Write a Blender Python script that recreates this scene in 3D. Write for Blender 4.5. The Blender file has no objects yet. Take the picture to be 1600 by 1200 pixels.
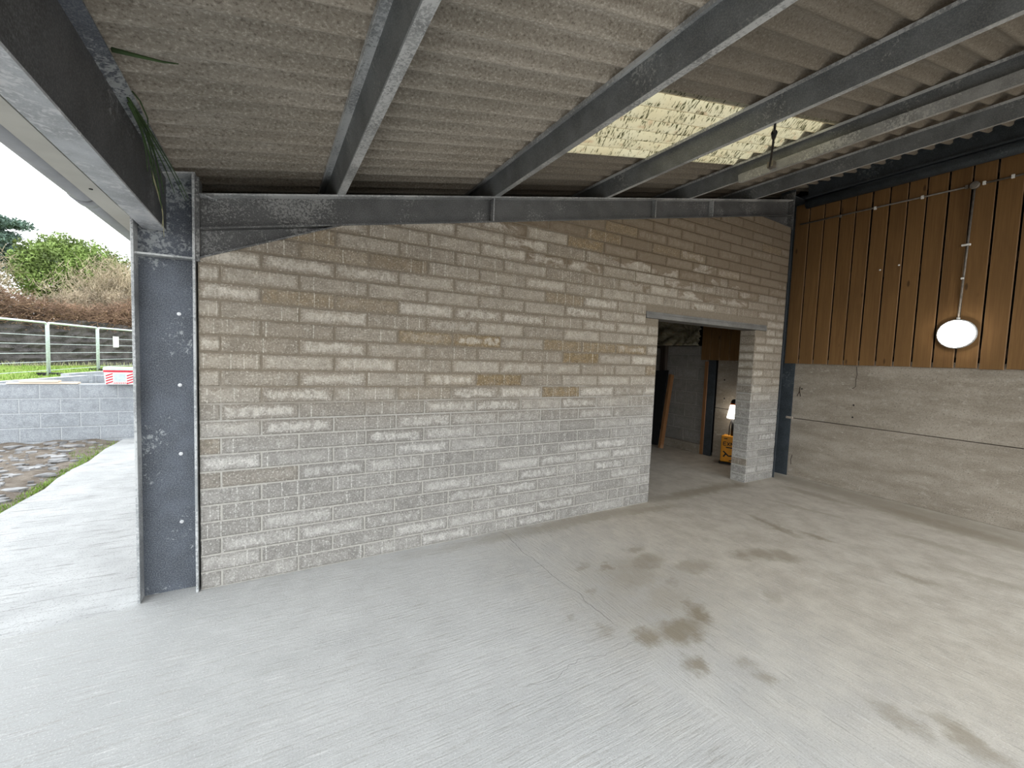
import bpy, bmesh, math, random
from mathutils import Vector, Matrix
import numpy as np

random.seed(7)
rng = np.random.default_rng(7)
sc = bpy.context.scene
col = sc.collection

# ------------------------------------------------------------------ camera
F_PX, YAW, PITCH, ROLL = 657.5, 0.522935, -0.063854, 0.037240
CAM = Vector((0.3865, -3.2544, 1.5801))
fw = Vector((math.sin(YAW) * math.cos(PITCH), math.cos(YAW) * math.cos(PITCH), math.sin(PITCH)))
rt = Vector((math.cos(YAW), -math.sin(YAW), 0))
up = rt.cross(fw)
r2 = rt * math.cos(ROLL) + up * math.sin(ROLL)
u2 = -rt * math.sin(ROLL) + up * math.cos(ROLL)
cd = bpy.data.cameras.new('camera')
cam = bpy.data.objects.new('camera', cd)
col.objects.link(cam)
cd.sensor_width = 36.0
cd.lens = F_PX * 36.0 / 1600.0
cd.clip_start, cd.clip_end = 0.05, 400
cam.matrix_world = Matrix(((r2.x, u2.x, -fw.x, CAM.x), (r2.y, u2.y, -fw.y, CAM.y), (r2.z, u2.z, -fw.z, CAM.z), (0, 0, 0, 1)))
sc.camera = cam

# ------------------------------------------------------------------ sky and exposure
w = bpy.data.worlds.new('overcast_sky')
sc.world = w
w.use_nodes = True
wt = w.node_tree
bg = wt.nodes['Background']
tc = wt.nodes.new('ShaderNodeTexCoord')
sx = wt.nodes.new('ShaderNodeSeparateXYZ')
wr = wt.nodes.new('ShaderNodeValToRGB')
wt.links.new(tc.outputs['Generated'], sx.inputs[0])
wt.links.new(sx.outputs['Z'], wr.inputs[0])
wr.color_ramp.elements[0].position = 0.0
wr.color_ramp.elements[0].color = (0.95, 0.98, 1.0, 1)
wr.color_ramp.elements[1].position = 0.6
wr.color_ramp.elements[1].color = (0.90, 0.96, 1.0, 1)
wt.links.new(wr.outputs[0], bg.inputs['Color'])
bg.inputs['Strength'].default_value = 1.0
sc.view_settings.view_transform = 'Standard'
sc.view_settings.look = 'None'
sc.view_settings.gamma = 1.0
sc.view_settings.use_curve_mapping = False
sc.view_settings.exposure = 1.86
sc.cycles.max_bounces = 10
sc.cycles.diffuse_bounces = 6

# ------------------------------------------------------------------ node helpers
def mat(name):
    m = bpy.data.materials.new(name)
    m.use_nodes = True
    return m, m.node_tree, m.node_tree.nodes['Principled BSDF']

def setin(nt, sock, v):
    if isinstance(v, bpy.types.NodeSocket):
        nt.links.new(v, sock)
    elif v is not None:
        if sock.type == 'RGBA' and len(v) == 3:
            v = (*v, 1)
        sock.default_value = v

def pos(nt):
    return nt.nodes.new('ShaderNodeNewGeometry').outputs['Position']

def sep(nt, v):
    n = nt.nodes.new('ShaderNodeSeparateXYZ')
    setin(nt, n.inputs[0], v)
    return n.outputs

def mapping(nt, v, scale=(1, 1, 1), rot=(0, 0, 0), loc=(0, 0, 0), typ='POINT'):
    n = nt.nodes.new('ShaderNodeMapping')
    n.vector_type = typ
    setin(nt, n.inputs['Vector'], v)
    n.inputs['Scale'].default_value = scale
    n.inputs['Rotation'].default_value = rot
    n.inputs['Location'].default_value = loc
    return n.outputs[0]

def noise(nt, v, scale=5, detail=4, rough=0.55, dist=0.0, color=False):
    n = nt.nodes.new('ShaderNodeTexNoise')
    setin(nt, n.inputs['Vector'], v)
    n.inputs['Scale'].default_value = scale
    n.inputs['Detail'].default_value = detail
    n.inputs['Roughness'].default_value = rough
    n.inputs['Distortion'].default_value = dist
    return n.outputs['Color' if color else 'Fac']

def voro(nt, v, scale=5, feature='F1', rand=1.0, out='Distance'):
    n = nt.nodes.new('ShaderNodeTexVoronoi')
    n.feature = feature
    setin(nt, n.inputs['Vector'], v)
    n.inputs['Scale'].default_value = scale
    n.inputs['Randomness'].default_value = rand
    return n.outputs[out]

def ma(nt, op, a, b=None, c=None, clamp=False):
    n = nt.nodes.new('ShaderNodeMath')
    n.operation = op
    n.use_clamp = clamp
    for i, v in enumerate((a, b, c)):
        if v is not None:
            setin(nt, n.inputs[i], v)
    return n.outputs[0]

def mr(nt, v, a, b, c=0.0, d=1.0, smooth=True):
    n = nt.nodes.new('ShaderNodeMapRange')
    n.interpolation_type = 'SMOOTHSTEP' if smooth else 'LINEAR'
    setin(nt, n.inputs[0], v)
    for i, x in enumerate((a, b, c, d)):
        n.inputs[i + 1].default_value = x
    return n.outputs[0]

def mix(nt, f, a, b, mode='MIX'):
    n = nt.nodes.new('ShaderNodeMix')
    n.data_type = 'RGBA'
    n.blend_type = mode
    setin(nt, n.inputs[0], f)
    setin(nt, n.inputs[6], a)
    setin(nt, n.inputs[7], b)
    return n.outputs[2]

def bump(nt, bs, h, strength=0.3, dist=0.01, prev=None):
    n = nt.nodes.new('ShaderNodeBump')
    n.inputs['Strength'].default_value = strength
    n.inputs['Distance'].default_value = dist
    setin(nt, n.inputs['Height'], h)
    if prev is not None:
        nt.links.new(prev, n.inputs['Normal'])
    nt.links.new(n.outputs[0], bs.inputs['Normal'])
    return n.outputs[0]

def fin(nt, bs, c, rough=0.85, metal=0.0, spec=0.3):
    setin(nt, bs.inputs['Base Color'], c)
    setin(nt, bs.inputs['Roughness'], rough)
    bs.inputs['Metallic'].default_value = metal
    bs.inputs['Specular IOR Level'].default_value = spec

def plain(name, c, rough=0.6, metal=0.0, var=0.15, scale=20, spec=0.3):
    m, nt, bs = mat(name)
    n = noise(nt, pos(nt), scale, 4)
    c0 = tuple(x * (1 - var) for x in c)
    c1 = tuple(min(1, x * (1 + var)) for x in c)
    fin(nt, bs, mix(nt, mr(nt, n, .3, .7), c0, c1), rough, metal, spec)
    return m

# ------------------------------------------------------------------ materials
def steel(name, base, patch, amount, scale=14, metal=0.25, rough=0.55, hot=None):
    m, nt, bs = mat(name)
    p = pos(nt)
    n1 = noise(nt, p, 2.2, 3)
    n2 = noise(nt, p, scale * 3.2, 5, 0.65, 0.6)
    th = ma(nt, 'ADD', ma(nt, 'MULTIPLY', n1, 0.55), ma(nt, 'MULTIPLY', n2, 0.6))
    if hot:
        ax, a0, a1, am = hot
        th = ma(nt, 'ADD', th, mr(nt, sep(nt, p)[ax], a0, a1, 0, am))
    f = mr(nt, th, 0.68 - amount, 0.76 - amount)
    fine = noise(nt, p, 160, 2)
    b = mix(nt, mr(nt, noise(nt, p, 6, 4), .3, .7), tuple(x * .78 for x in base), tuple(x * 1.22 for x in base))
    c = mix(nt, f, b, patch)
    c = mix(nt, mr(nt, fine, .35, .75, 0, .35), c, patch)
    fin(nt, bs, c, mr(nt, f, 0, 1, rough, .85), metal, 0.35)
    bump(nt, bs, n2, 0.12, 0.002)
    return m

M = {}
M['steel_dark'] = steel('steel_dark', (.090, .091, .092), (.33, .33, .32), 0.04, 22, hot=(0, 1.3, .1, .075))
M['steel_eaves'] = steel('steel_eaves', (.062, .064, .068), (.24, .25, .255), 0.045, 14)
M['steel_column'] = steel('steel_column', (.068, .078, .100), (.36, .38, .39), 0.04, 14, hot=(2, 1.8, 2.2, .075))
M['steel_edge'] = steel('steel_edge', (.27, .28, .285), (.55, .56, .56), 0.14, 24)
M['steel_purlin'] = steel('steel_purlin', (.155, .165, .17), (.40, .40, .38), 0.02, 18, .2)
M['steel_black'] = steel('steel_black', (.045, .055, .065), (.16, .18, .19), 0.02, 14)
M['steel_skylit'] = steel('steel_skylit', (.40, .42, .45), (.62, .63, .65), 0.10, 14, .2)
M['fence_galv'] = plain('fence_galv', (.58, .64, .67), .5, .2)

# fibre cement roof
def roofmat():
    m, nt, bs = mat('fibre_cement')
    p = pos(nt)
    x, y, z = sep(nt, p)
    sid = ma(nt, 'FLOOR', ma(nt, 'DIVIDE', ma(nt, 'ADD', y, 1.441), 0.876))
    wn = nt.nodes.new('ShaderNodeTexWhiteNoise')
    wn.noise_dimensions = '1D'
    setin(nt, wn.inputs['W'], sid)
    big = noise(nt, mapping(nt, p, (0.8, 2.2, 0.8)), 2.0, 4)
    run = noise(nt, mapping(nt, p, (1.2, 26, 0)), 1.5, 3)
    fine = noise(nt, mapping(nt, p, (1, 1.6, 1)), 70, 3, .7)
    c = mix(nt, mr(nt, big, .3, .7), (.340, .300, .245), (.450, .400, .335))
    c = mix(nt, mr(nt, run, .35, .7, 0, .5), c, (.28, .24, .19))
    c = mix(nt, mr(nt, wn.outputs[0], 0, 1, 0, .3, False), c, (.37, .345, .30))
    c = mix(nt, mr(nt, fine, .52, .72, 0, .8), c, (.68, .63, .55))
    c = mix(nt, mr(nt, fine, .48, .30, 0, .7), c, (.13, .11, .085))
    # the sheets above the first lap are darker and browner
    c = mix(nt, mr(nt, x, 2.035, 2.045, 0, .85), c, mix(nt, .62, c, (.17, .14, .105)))
    fin(nt, bs, c, .92, 0, .2)
    bump(nt, bs, fine, .25, .004)
    return m
M['roof'] = roofmat()

def rooflight():
    m, nt, bs = mat('rooflight_grp')
    p = pos(nt)
    moss = noise(nt, mapping(nt, p, (55, 22, 10)), 1.2, 4, .65, .4)
    patch = noise(nt, p, 4, 2)
    mm = mr(nt, ma(nt, 'ADD', moss, ma(nt, 'MULTIPLY', patch, .25)), .672, .73)
    px, py, pz = sep(nt, p)
    ph = ma(nt, 'FRACT', ma(nt, 'DIVIDE', ma(nt, 'ADD', py, 1.441 - .012), .146))
    line = mr(nt, ma(nt, 'ABSOLUTE', ma(nt, 'SUBTRACT', ph, .5)), .415, .475)
    big = noise(nt, p, 3, 3)
    c = mix(nt, mr(nt, big, .3, .7), (.65, .615, .50), (.63, .58, .45))
    pink = noise(nt, mapping(nt, p, (5, 14, 5)), 2, 2)
    c = mix(nt, mr(nt, pink, .60, .72, 0, .55), c, (.53, .41, .30))
    c = mix(nt, ma(nt, 'MULTIPLY', line, .8), c, (.38, .28, .16))
    c = mix(nt, mm, c, (.17, .165, .10))
    out = nt.nodes['Material Output']
    tr = nt.nodes.new('ShaderNodeBsdfTranslucent')
    setin(nt, tr.inputs[0], c)
    df = nt.nodes.new('ShaderNodeBsdfDiffuse')
    setin(nt, df.inputs[0], c)
    ms = nt.nodes.new('ShaderNodeMixShader')
    ms.inputs[0].default_value = 0.15
    nt.links.new(tr.outputs[0], ms.inputs[1])
    nt.links.new(df.outputs[0], ms.inputs[2])
    nt.links.new(ms.outputs[0], out.inputs['Surface'])
    nt.nodes.remove(bs)
    return m
M['rooflight'] = rooflight()

# laid blocks: uv = metres inside the block face, attributes carry size and a random tint per block
def blockmat(name, dark, light, ochre, pale, edge, streaks=1.0):
    m, nt, bs = mat(name)
    p = pos(nt)
    uvn = nt.nodes.new('ShaderNodeUVMap')
    uvn.uv_map = 'UVMap'
    u, v, _ = sep(nt, uvn.outputs[0])
    at = nt.nodes.new('ShaderNodeAttribute')
    at.attribute_name = 'tint'
    s = nt.nodes.new('ShaderNodeSeparateColor')
    nt.links.new(at.outputs['Color'], s.inputs[0])
    tr, tg, tb = s.outputs
    n_mid = noise(nt, p, 9, 4, .6)
    n_fin = noise(nt, p, 85, 4, .7)
    n_pit = noise(nt, p, 190, 2, .5)
    c = mix(nt, tr, dark, light)
    c = mix(nt, mr(nt, n_mid, .3, .72, 0, .55), c, tuple(.62 * a for a in dark))
    if streaks:
        mot = noise(nt, mapping(nt, p, (1, 1, .7)), 19, 5, .75)
        c = mix(nt, mr(nt, mot, .52, .70, 0, .45), c, pale)
        c = mix(nt, mr(nt, mot, .46, .30, 0, .45), c, tuple(.55 * a for a in dark))
    # ochre iron-stained blocks
    oc = mix(nt, mr(nt, noise(nt, p, 26, 4), .35, .65), ochre, tuple(.62 * a for a in ochre))
    c = mix(nt, ma(nt, 'MULTIPLY', mr(nt, tg, .02, 1.0, 0, .92, False), mr(nt, n_mid, .25, .45, .55, 1)), c, oc)
    # rubbed pale middle, dirt and mortar smear at the edges
    eu = ma(nt, 'MULTIPLY', ma(nt, 'SUBTRACT', 0.5, ma(nt, 'ABSOLUTE', ma(nt, 'SUBTRACT', u, .5))), .44)
    ev = ma(nt, 'MULTIPLY', ma(nt, 'SUBTRACT', 0.5, ma(nt, 'ABSOLUTE', ma(nt, 'SUBTRACT', v, .5))), .10)
    e = ma(nt, 'MINIMUM', ma(nt, 'MULTIPLY', eu, .75), ev)
    e = ma(nt, 'ADD', e, ma(nt, 'MULTIPLY', ma(nt, 'SUBTRACT', n_mid, .5), .11))
    e = ma(nt, 'ADD', e, ma(nt, 'MULTIPLY', ma(nt, 'SUBTRACT', n_fin, .5), .03))
    cen = ma(nt, 'MULTIPLY', mr(nt, e, .012, .034), mr(nt, tb, .40, 1.0))
    cen = ma(nt, 'MULTIPLY', cen, mr(nt, noise(nt, mapping(nt, p, (1, 1, .55)), 24, 5, .75), .34, .66, .05, 1))
    c = mix(nt, ma(nt, 'MULTIPLY', cen, .85), c, pale)
    c = mix(nt, mr(nt, e, .016, .002, 0, .55), c, edge)
    # vertical casting ribs
    px, py, pz = sep(nt, p)
    if streaks:
        su = ma(nt, 'FRACT', ma(nt, 'ADD', ma(nt, 'MULTIPLY', u, 4.6), ma(nt, 'MULTIPLY', tr, 7.0)))
        rib = mr(nt, ma(nt, 'ABSOLUTE', ma(nt, 'SUBTRACT', su, .5)), .05, .012)
        wn = nt.nodes.new('ShaderNodeTexWhiteNoise')
        wn.noise_dimensions = '2D'
        cmb = nt.nodes.new('ShaderNodeCombineXYZ')
        setin(nt, cmb.inputs[0], ma(nt, 'FLOOR', ma(nt, 'ADD', ma(nt, 'MULTIPLY', u, 4.6), ma(nt, 'MULTIPLY', tr, 7.0))))
        setin(nt, cmb.inputs[1], ma(nt, 'MULTIPLY', tr, 91.0))
        nt.links.new(cmb.outputs[0], wn.inputs['Vector'])
        rib = ma(nt, 'MULTIPLY', rib, mr(nt, wn.outputs[0], .45, .6))
        rib = ma(nt, 'MULTIPLY', rib, mr(nt, tb, .55, .35))
        rib = ma(nt, 'MULTIPLY', rib, mr(nt, n_fin, .35, .6))
        c = mix(nt, ma(nt, 'MULTIPLY', rib, .85 * streaks), c, (.66, .63, .55))
    c = mix(nt, mr(nt, n_fin, .53, .72, 0, .7), c, tuple(min(1, 1.3 * a) for a in pale))
    c = mix(nt, mr(nt, n_fin, .47, .30, 0, .65), c, tuple(.45 * a for a in dark))
    c = mix(nt, mr(nt, n_pit, .40, .27, 0, .75), c, tuple(.35 * a for a in dark))
    if streaks:
        # the lower courses are greyer
        bw = nt.nodes.new('ShaderNodeRGBToBW')
        setin(nt, bw.inputs[0], c)
        cmbg = nt.nodes.new('ShaderNodeCombineColor')
        setin(nt, cmbg.inputs[0], ma(nt, 'MULTIPLY', bw.outputs[0], 1.06))
        setin(nt, cmbg.inputs[1], ma(nt, 'MULTIPLY', bw.outputs[0], 1.04))
        setin(nt, cmbg.inputs[2], ma(nt, 'MULTIPLY', bw.outputs[0], 1.0))
        c = mix(nt, ma(nt, 'MULTIPLY', mr(nt, pz, 1.5, .8), ma(nt, 'SUBTRACT', .75, ma(nt, 'MULTIPLY', tg, .6))), c, cmbg.outputs[0])
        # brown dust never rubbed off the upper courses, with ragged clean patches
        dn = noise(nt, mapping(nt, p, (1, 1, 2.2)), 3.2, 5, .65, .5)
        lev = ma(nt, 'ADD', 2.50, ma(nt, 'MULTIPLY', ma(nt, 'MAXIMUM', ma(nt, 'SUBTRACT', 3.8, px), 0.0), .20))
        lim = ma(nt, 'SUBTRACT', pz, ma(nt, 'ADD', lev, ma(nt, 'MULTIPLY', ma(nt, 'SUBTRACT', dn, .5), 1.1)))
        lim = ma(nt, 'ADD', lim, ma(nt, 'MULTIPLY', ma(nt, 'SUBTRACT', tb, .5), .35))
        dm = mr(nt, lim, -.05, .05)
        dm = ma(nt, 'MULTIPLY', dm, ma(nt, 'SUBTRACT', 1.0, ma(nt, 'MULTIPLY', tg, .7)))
        dm = ma(nt, 'MAXIMUM', ma(nt, 'MULTIPLY', dm, .74), ma(nt, 'MULTIPLY', mr(nt, px, 4.2, 6.4), mr(nt, pz, 1.4, 2.6, .0, .45)))  # besides the dust, a smooth brown fade stands in for dim warm light
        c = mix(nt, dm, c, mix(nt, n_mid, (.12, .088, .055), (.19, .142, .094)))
    fin(nt, bs, c, .95, 0, .15)
    b1 = bump(nt, bs, n_fin, .55, .005)
    bump(nt, bs, n_pit, .35, .003, b1)
    return m
M['block'] = blockmat('old_block', (.280, .240, .190), (.425, .380, .315), (.250, .175, .085), (.62, .575, .50), (.225, .188, .142))
M['greyblock'] = blockmat('grey_block', (.325, .345, .370), (.38, .40, .425), (.42, .38, .26), (.43, .45, .475), (.31, .325, .345), 0)
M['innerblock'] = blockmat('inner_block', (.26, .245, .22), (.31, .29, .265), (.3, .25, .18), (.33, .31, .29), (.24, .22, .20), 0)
def mortarmat():
    m, nt, bs = mat('mortar')
    p = pos(nt)
    x, y, z = sep(nt, p)
    n = noise(nt, p, 40, 4)
    low = mr(nt, ma(nt, 'ADD', z, ma(nt, 'MULTIPLY', ma(nt, 'SUBTRACT', noise(nt, p, 2, 3), .5), .8)), 1.45, 1.05)
    c = mix(nt, low, (.235, .200, .155), (.365, .350, .320))
    c = mix(nt, ma(nt, 'MULTIPLY', mr(nt, z, 2.3, 2.6), mr(nt, x, 2.2, 3.8)), c, (.115, .086, .055))
    c = mix(nt, mr(nt, n, .3, .7, 0, .5), c, mix(nt, low, (.17, .14, .105), (.52, .50, .45)))
    fin(nt, bs, c, .95, 0, .1)
    bump(nt, bs, n, .4, .004)
    return m
M['mortar'] = mortarmat()
M['pale_mortar'] = plain('pale_mortar', (.43, .445, .46), .95, 0, .1, 30, .1)
M['inner_mortar'] = plain('inner_mortar', (.33, .31, .28), .95, 0, .1, 30, .1)

# brushed concrete floor with damp / oil stains (each stain has its own place on the slab)
STAINS = [(2.72, -1.10, .34, .24, .4, .55), (2.70, -1.42, .26, .20, .3, .5), (2.74, -1.62, .17, .09, .9, 1.0), (2.50, -1.70, .20, .12, 0, .95), (2.28, -1.66, .10, .09, 0, .9),
          (2.34, -1.915, .085, .07, 0, .85), (2.46, -.84, .10, .06, .5, .6), (2.95, -1.02, .24, .12, .3, .75), (3.25, -1.22, .22, .11, -.2, .6), (2.10, -1.50, .08, .06, 0, .5),
          (3.99, -1.33, .13, .11, 0, .75), (4.12, -1.44, .12, .12, 0, .75), (3.80, -1.28, .09, .08, 0, .75), (4.74, -1.02, .06, .30, -.25, .8), (4.84, -1.36, .05, .16, .1, .75),
          (2.88, -2.58, .05, .12, -.3, .6), (3.01, -2.79, .07, .16, -.3, .7), (2.59, -2.04, .06, .06, 0, .55), (2.57, -2.14, .05, .04, 0, .6), (4.67, -2.11, .06, .13, .3, .6),
          (5.1, .02, .95, .12, .02, .75), (5.75, -.02, .25, .09, .1, .8), (6.75, -1.0, .22, 1.6, 0, .55), (6.5, -1.75, .22, .9, -.1, .75), (6.3, -.7, .10, .5, 0, .55), (5.6, -.9, .05, .5, .2, .35), (2.6, -1.3, .62, .55, 0, .34), (2.62, -.92, .10, .06, .4, .8), (2.30, -1.12, .07, .05, 0, .6), (2.92, -1.30, .09, .06, .3, .7), (3.05, -.80, .10, .06, 0, .6), (3.4, -1.75, .10, .05, .5, .4), (2.0, -1.30, .06, .04, 0, .5),
          (2.9, -.10, 1.5, .10, .01, .5), (3.9, -.16, .5, .08, -.1, .55), (5.7, -1.9, .08, .35, .1, .4), (5.2, -2.4, .07, .3, .2, .35)]

def floormat():
    m, nt, bs = mat('brushed_concrete')
    p = pos(nt)
    x, y, z = sep(nt, p)
    wob = noise(nt, p, 1.3, 3, color=True)
    vm = nt.nodes.new('ShaderNodeVectorMath')
    vm.operation = 'MULTIPLY_ADD'
    setin(nt, vm.inputs[0], wob)
    vm.inputs[1].default_value = (.05, .05, 0)
    setin(nt, vm.inputs[2], p)
    wp = vm.outputs[0]
    sl = noise(nt, mapping(nt, wp, (4.5, 75, 1), (0, 0, .05)), 1.0, 6, .68)
    sr = noise(nt, mapping(nt, wp, (70, 6.5, 1), (0, 0, -.07)), 1.0, 6, .68)
    side = mr(nt, ma(nt, 'ADD', x, ma(nt, 'MULTIPLY', ma(nt, 'SUBTRACT', noise(nt, p, 1.5, 3), .5), 1.0)), 2.0, 2.35)
    st = nt.nodes.new('ShaderNodeMix')
    st.data_type = 'FLOAT'
    setin(nt, st.inputs[0], side)
    setin(nt, st.inputs[2], sl)
    setin(nt, st.inputs[3], sr)
    stv = st.outputs[0]
    big = noise(nt, p, .9, 4, .6)
    mid = noise(nt, p, 5, 5, .65)
    fine = noise(nt, p, 130, 3, .7)
    grit = noise(nt, p, 260, 2, .6)
    c = mix(nt, mr(nt, big, .3, .7), (.455, .452, .445), (.555, .550, .540))
    c = mix(nt, mr(nt, mid, .35, .75, 0, .45), c, (.585, .585, .575))
    # slab colour darkened along the open side to offset the strong light
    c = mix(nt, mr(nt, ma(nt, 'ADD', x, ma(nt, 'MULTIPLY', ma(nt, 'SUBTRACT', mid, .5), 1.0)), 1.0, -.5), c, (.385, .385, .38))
    # warm light deep in the bay is put into the slab colour
    c = mix(nt, mr(nt, ma(nt, 'ADD', x, ma(nt, 'MULTIPLY', ma(nt, 'SUBTRACT', mid, .5), 1.2)), 1.3, 3.9, 0, .9), c, mix(nt, mr(nt, mid, .3, .7), (.425, .370, .300), (.56, .505, .425)))
    c = mix(nt, mr(nt, stv, .48, .28, 0, .65), c, (.30, .28, .25))
    c = mix(nt, mr(nt, stv, .56, .72, 0, .5), c, (.72, .71, .69))
    c = mix(nt, mr(nt, fine, .46, .30, 0, .55), c, (.30, .285, .26))
    c = mix(nt, mr(nt, fine, .55, .72, 0, .5), c, (.76, .75, .73))
    c = mix(nt, mr(nt, grit, .36, .22, 0, .8), c, (.18, .17, .16))
    # stains
    wob2 = noise(nt, p, 8, 6, .7, color=True)
    vm2 = nt.nodes.new('ShaderNodeVectorMath')
    vm2.operation = 'MULTIPLY_ADD'
    setin(nt, vm2.inputs[0], wob2)
    vm2.inputs[1].default_value = (.26, .26, 0)
    setin(nt, vm2.inputs[2], p)
    sp = mapping(nt, vm2.outputs[0], loc=(-.13, -.13, 0))
    tot = None
    for (cx, cy, rx, ry, a, s) in STAINS:
        q = mapping(nt, sp, (rx, ry, 1), (0, 0, a), (cx, cy, 0), 'TEXTURE')
        l = nt.nodes.new('ShaderNodeVectorMath')
        l.operation = 'LENGTH'
        nt.links.new(q, l.inputs[0])
        f = mr(nt, l.outputs['Value'], 1.45, .30, 0, s)
        tot = f if tot is None else ma(nt, 'MAXIMUM', tot, f)
    sfac = ma(nt, 'MULTIPLY', tot, mr(nt, ma(nt, 'ADD', mid, ma(nt, 'MULTIPLY', stv, .35)), .42, .75, .45, 1.0))
    c = mix(nt, ma(nt, 'MULTIPLY', sfac, .86), c, (.225, .185, .125))
    # hairline crack along the pour joint
    kx = ma(nt, 'SUBTRACT', x, ma(nt, 'ADD', 2.10, ma(nt, 'MULTIPLY', noise(nt, mapping(nt, p, (0, 1, 0)), 3.0, 4), .17)))
    kk = ma(nt, 'MULTIPLY', mr(nt, ma(nt, 'ABSOLUTE', kx), .0035, .0008), mr(nt, y, -1.55, -1.40))
    ky = ma(nt, 'SUBTRACT', y, ma(nt, 'ADD', -1.86, ma(nt, 'MULTIPLY', noise(nt, mapping(nt, p, (1, 0, 0)), 2.0, 4), .42)))
    k2 = ma(nt, 'MULTIPLY', mr(nt, ma(nt, 'ABSOLUTE', ky), .002, .0004), ma(nt, 'MULTIPLY', mr(nt, x, 1.4, 1.5), mr(nt, x, 2.3, 2.1)))
    c = mix(nt, ma(nt, 'MULTIPLY', ma(nt, 'MAXIMUM', kk, k2), .7), c, (.12, .11, .10))
    fin(nt, bs, c, .93, 0, .2)
    b1 = bump(nt, bs, stv, .65, .012)
    b2 = bump(nt, bs, mid, .35, .012, b1)
    bump(nt, bs, fine, .45, .004, b2)
    return m
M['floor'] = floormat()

def apronmat():
    m, nt, bs = mat('apron_concrete')
    p = pos(nt)
    n1 = noise(nt, mapping(nt, p, (1.5, 16, 1), (0, 0, .12)), 2, 5, .65)
    n2 = noise(nt, p, 3, 4)
    g = noise(nt, p, 110, 3, .7)
    c = mix(nt, mr(nt, n2, .3, .7), (.37, .37, .368), (.455, .455, .453))
    c = mix(nt, mr(nt, n1, .47, .30, 0, .8), c, (.20, .195, .185))
    c = mix(nt, mr(nt, g, .45, .30, 0, .8), c, (.17, .165, .155))
    fin(nt, bs, c, .93, 0, .2)
    b1 = bump(nt, bs, n1, .6, .02)
    bump(nt, bs, g, .5, .006, b1)
    return m
M['apron'] = apronmat()

def dirtmat(name, a, b, c3, sc_=6):
    m, nt, bs = mat(name)
    p = pos(nt)
    n1 = noise(nt, p, sc_, 6, .65)
    n2 = noise(nt, p, sc_ * 9, 4, .7)
    c = mix(nt, mr(nt, n1, .32, .68), a, b)
    c = mix(nt, mr(nt, n2, .55, .75, 0, .8), c, c3)
    fin(nt, bs, c, .95, 0, .1)
    bump(nt, bs, n2, .8, .03)
    return m
M['dirt'] = dirtmat('stony_dirt', (.13, .105, .085), (.24, .205, .17), (.36, .335, .31))
M['lawn'] = dirtmat('lawn_grass', (.15, .21, .04), (.24, .30, .08), (.32, .37, .13), 3)
M['stonebank'] = dirtmat('stone_bank', (.050, .046, .045), (.105, .096, .092), (.25, .235, .225), 2.6)
M['slate'] = plain('slate_shard', (.24, .235, .235), .8, 0, .5, 6)
M['grass'] = plain('grass_blade', (.20, .30, .06), .7, 0, .4, 8)
M['tuft'] = plain('green_strand', (.035, .065, .022), .7, 0, .4, 12)
M['drystrand'] = plain('dry_strand', (.30, .29, .17), .7, 0, .3, 12)
M['bracken'] = plain('dead_bracken', (.20, .125, .085), .9, 0, .5, 1.5)
M['pine'] = plain('pine_needles', (.10, .15, .12), .9, 0, .4, 1)
M['leaf'] = plain('evergreen_leaf', (.17, .235, .065), .7, 0, .6, .8)
M['twig'] = plain('bare_twig', (.40, .33, .23), .9, 0, .35, 1.2)
M['scrub'] = plain('winter_scrub', (.25, .20, .14), .9, 0, .45, 1.0)
M['dryweed'] = plain('dry_weeds', (.30, .30, .17), .8, 0, .4, 6)
M['bark'] = plain('pale_bark', (.34, .31, .26), .9, 0, .3, 3)

def concpanel():
    m, nt, bs = mat('concrete_panel')
    p = pos(nt)
    n1 = noise(nt, mapping(nt, p, (1, .7, 2.6)), 2.2, 5, .65)
    n2 = noise(nt, mapping(nt, p, (1, 1, 2.0)), 11, 5, .7, .4)
    g = noise(nt, p, 90, 3, .7)
    pit = voro(nt, p, 34)
    c = mix(nt, mr(nt, n1, .3, .7), (.245, .210, .165), (.375, .330, .272))
    c = mix(nt, mr(nt, n2, .55, .68, 0, .45), c, (.48, .435, .37))
    c = mix(nt, mr(nt, noise(nt, mapping(nt, p, (1, 1.2, 2.2)), 4.5, 6, .75, .6), .63, .69, 0, .75), c, (.56, .52, .45))
    c = mix(nt, mr(nt, n2, .40, .28, 0, .5), c, (.18, .155, .12))
    c = mix(nt, mr(nt, g, .46, .30, 0, .75), c, (.14, .12, .095))
    c = mix(nt, mr(nt, g, .56, .72, 0, .5), c, (.55, .51, .44))
    c = mix(nt, ma(nt, 'MULTIPLY', mr(nt, pit, .16, .06), mr(nt, n1, .42, .55)), c, (.10, .09, .075))
    fin(nt, bs, c, .93, 0, .2)
    b1 = bump(nt, bs, n2, .25, .006)
    bump(nt, bs, g, .35, .003, b1)
    return m
M['panel'] = concpanel()

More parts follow.
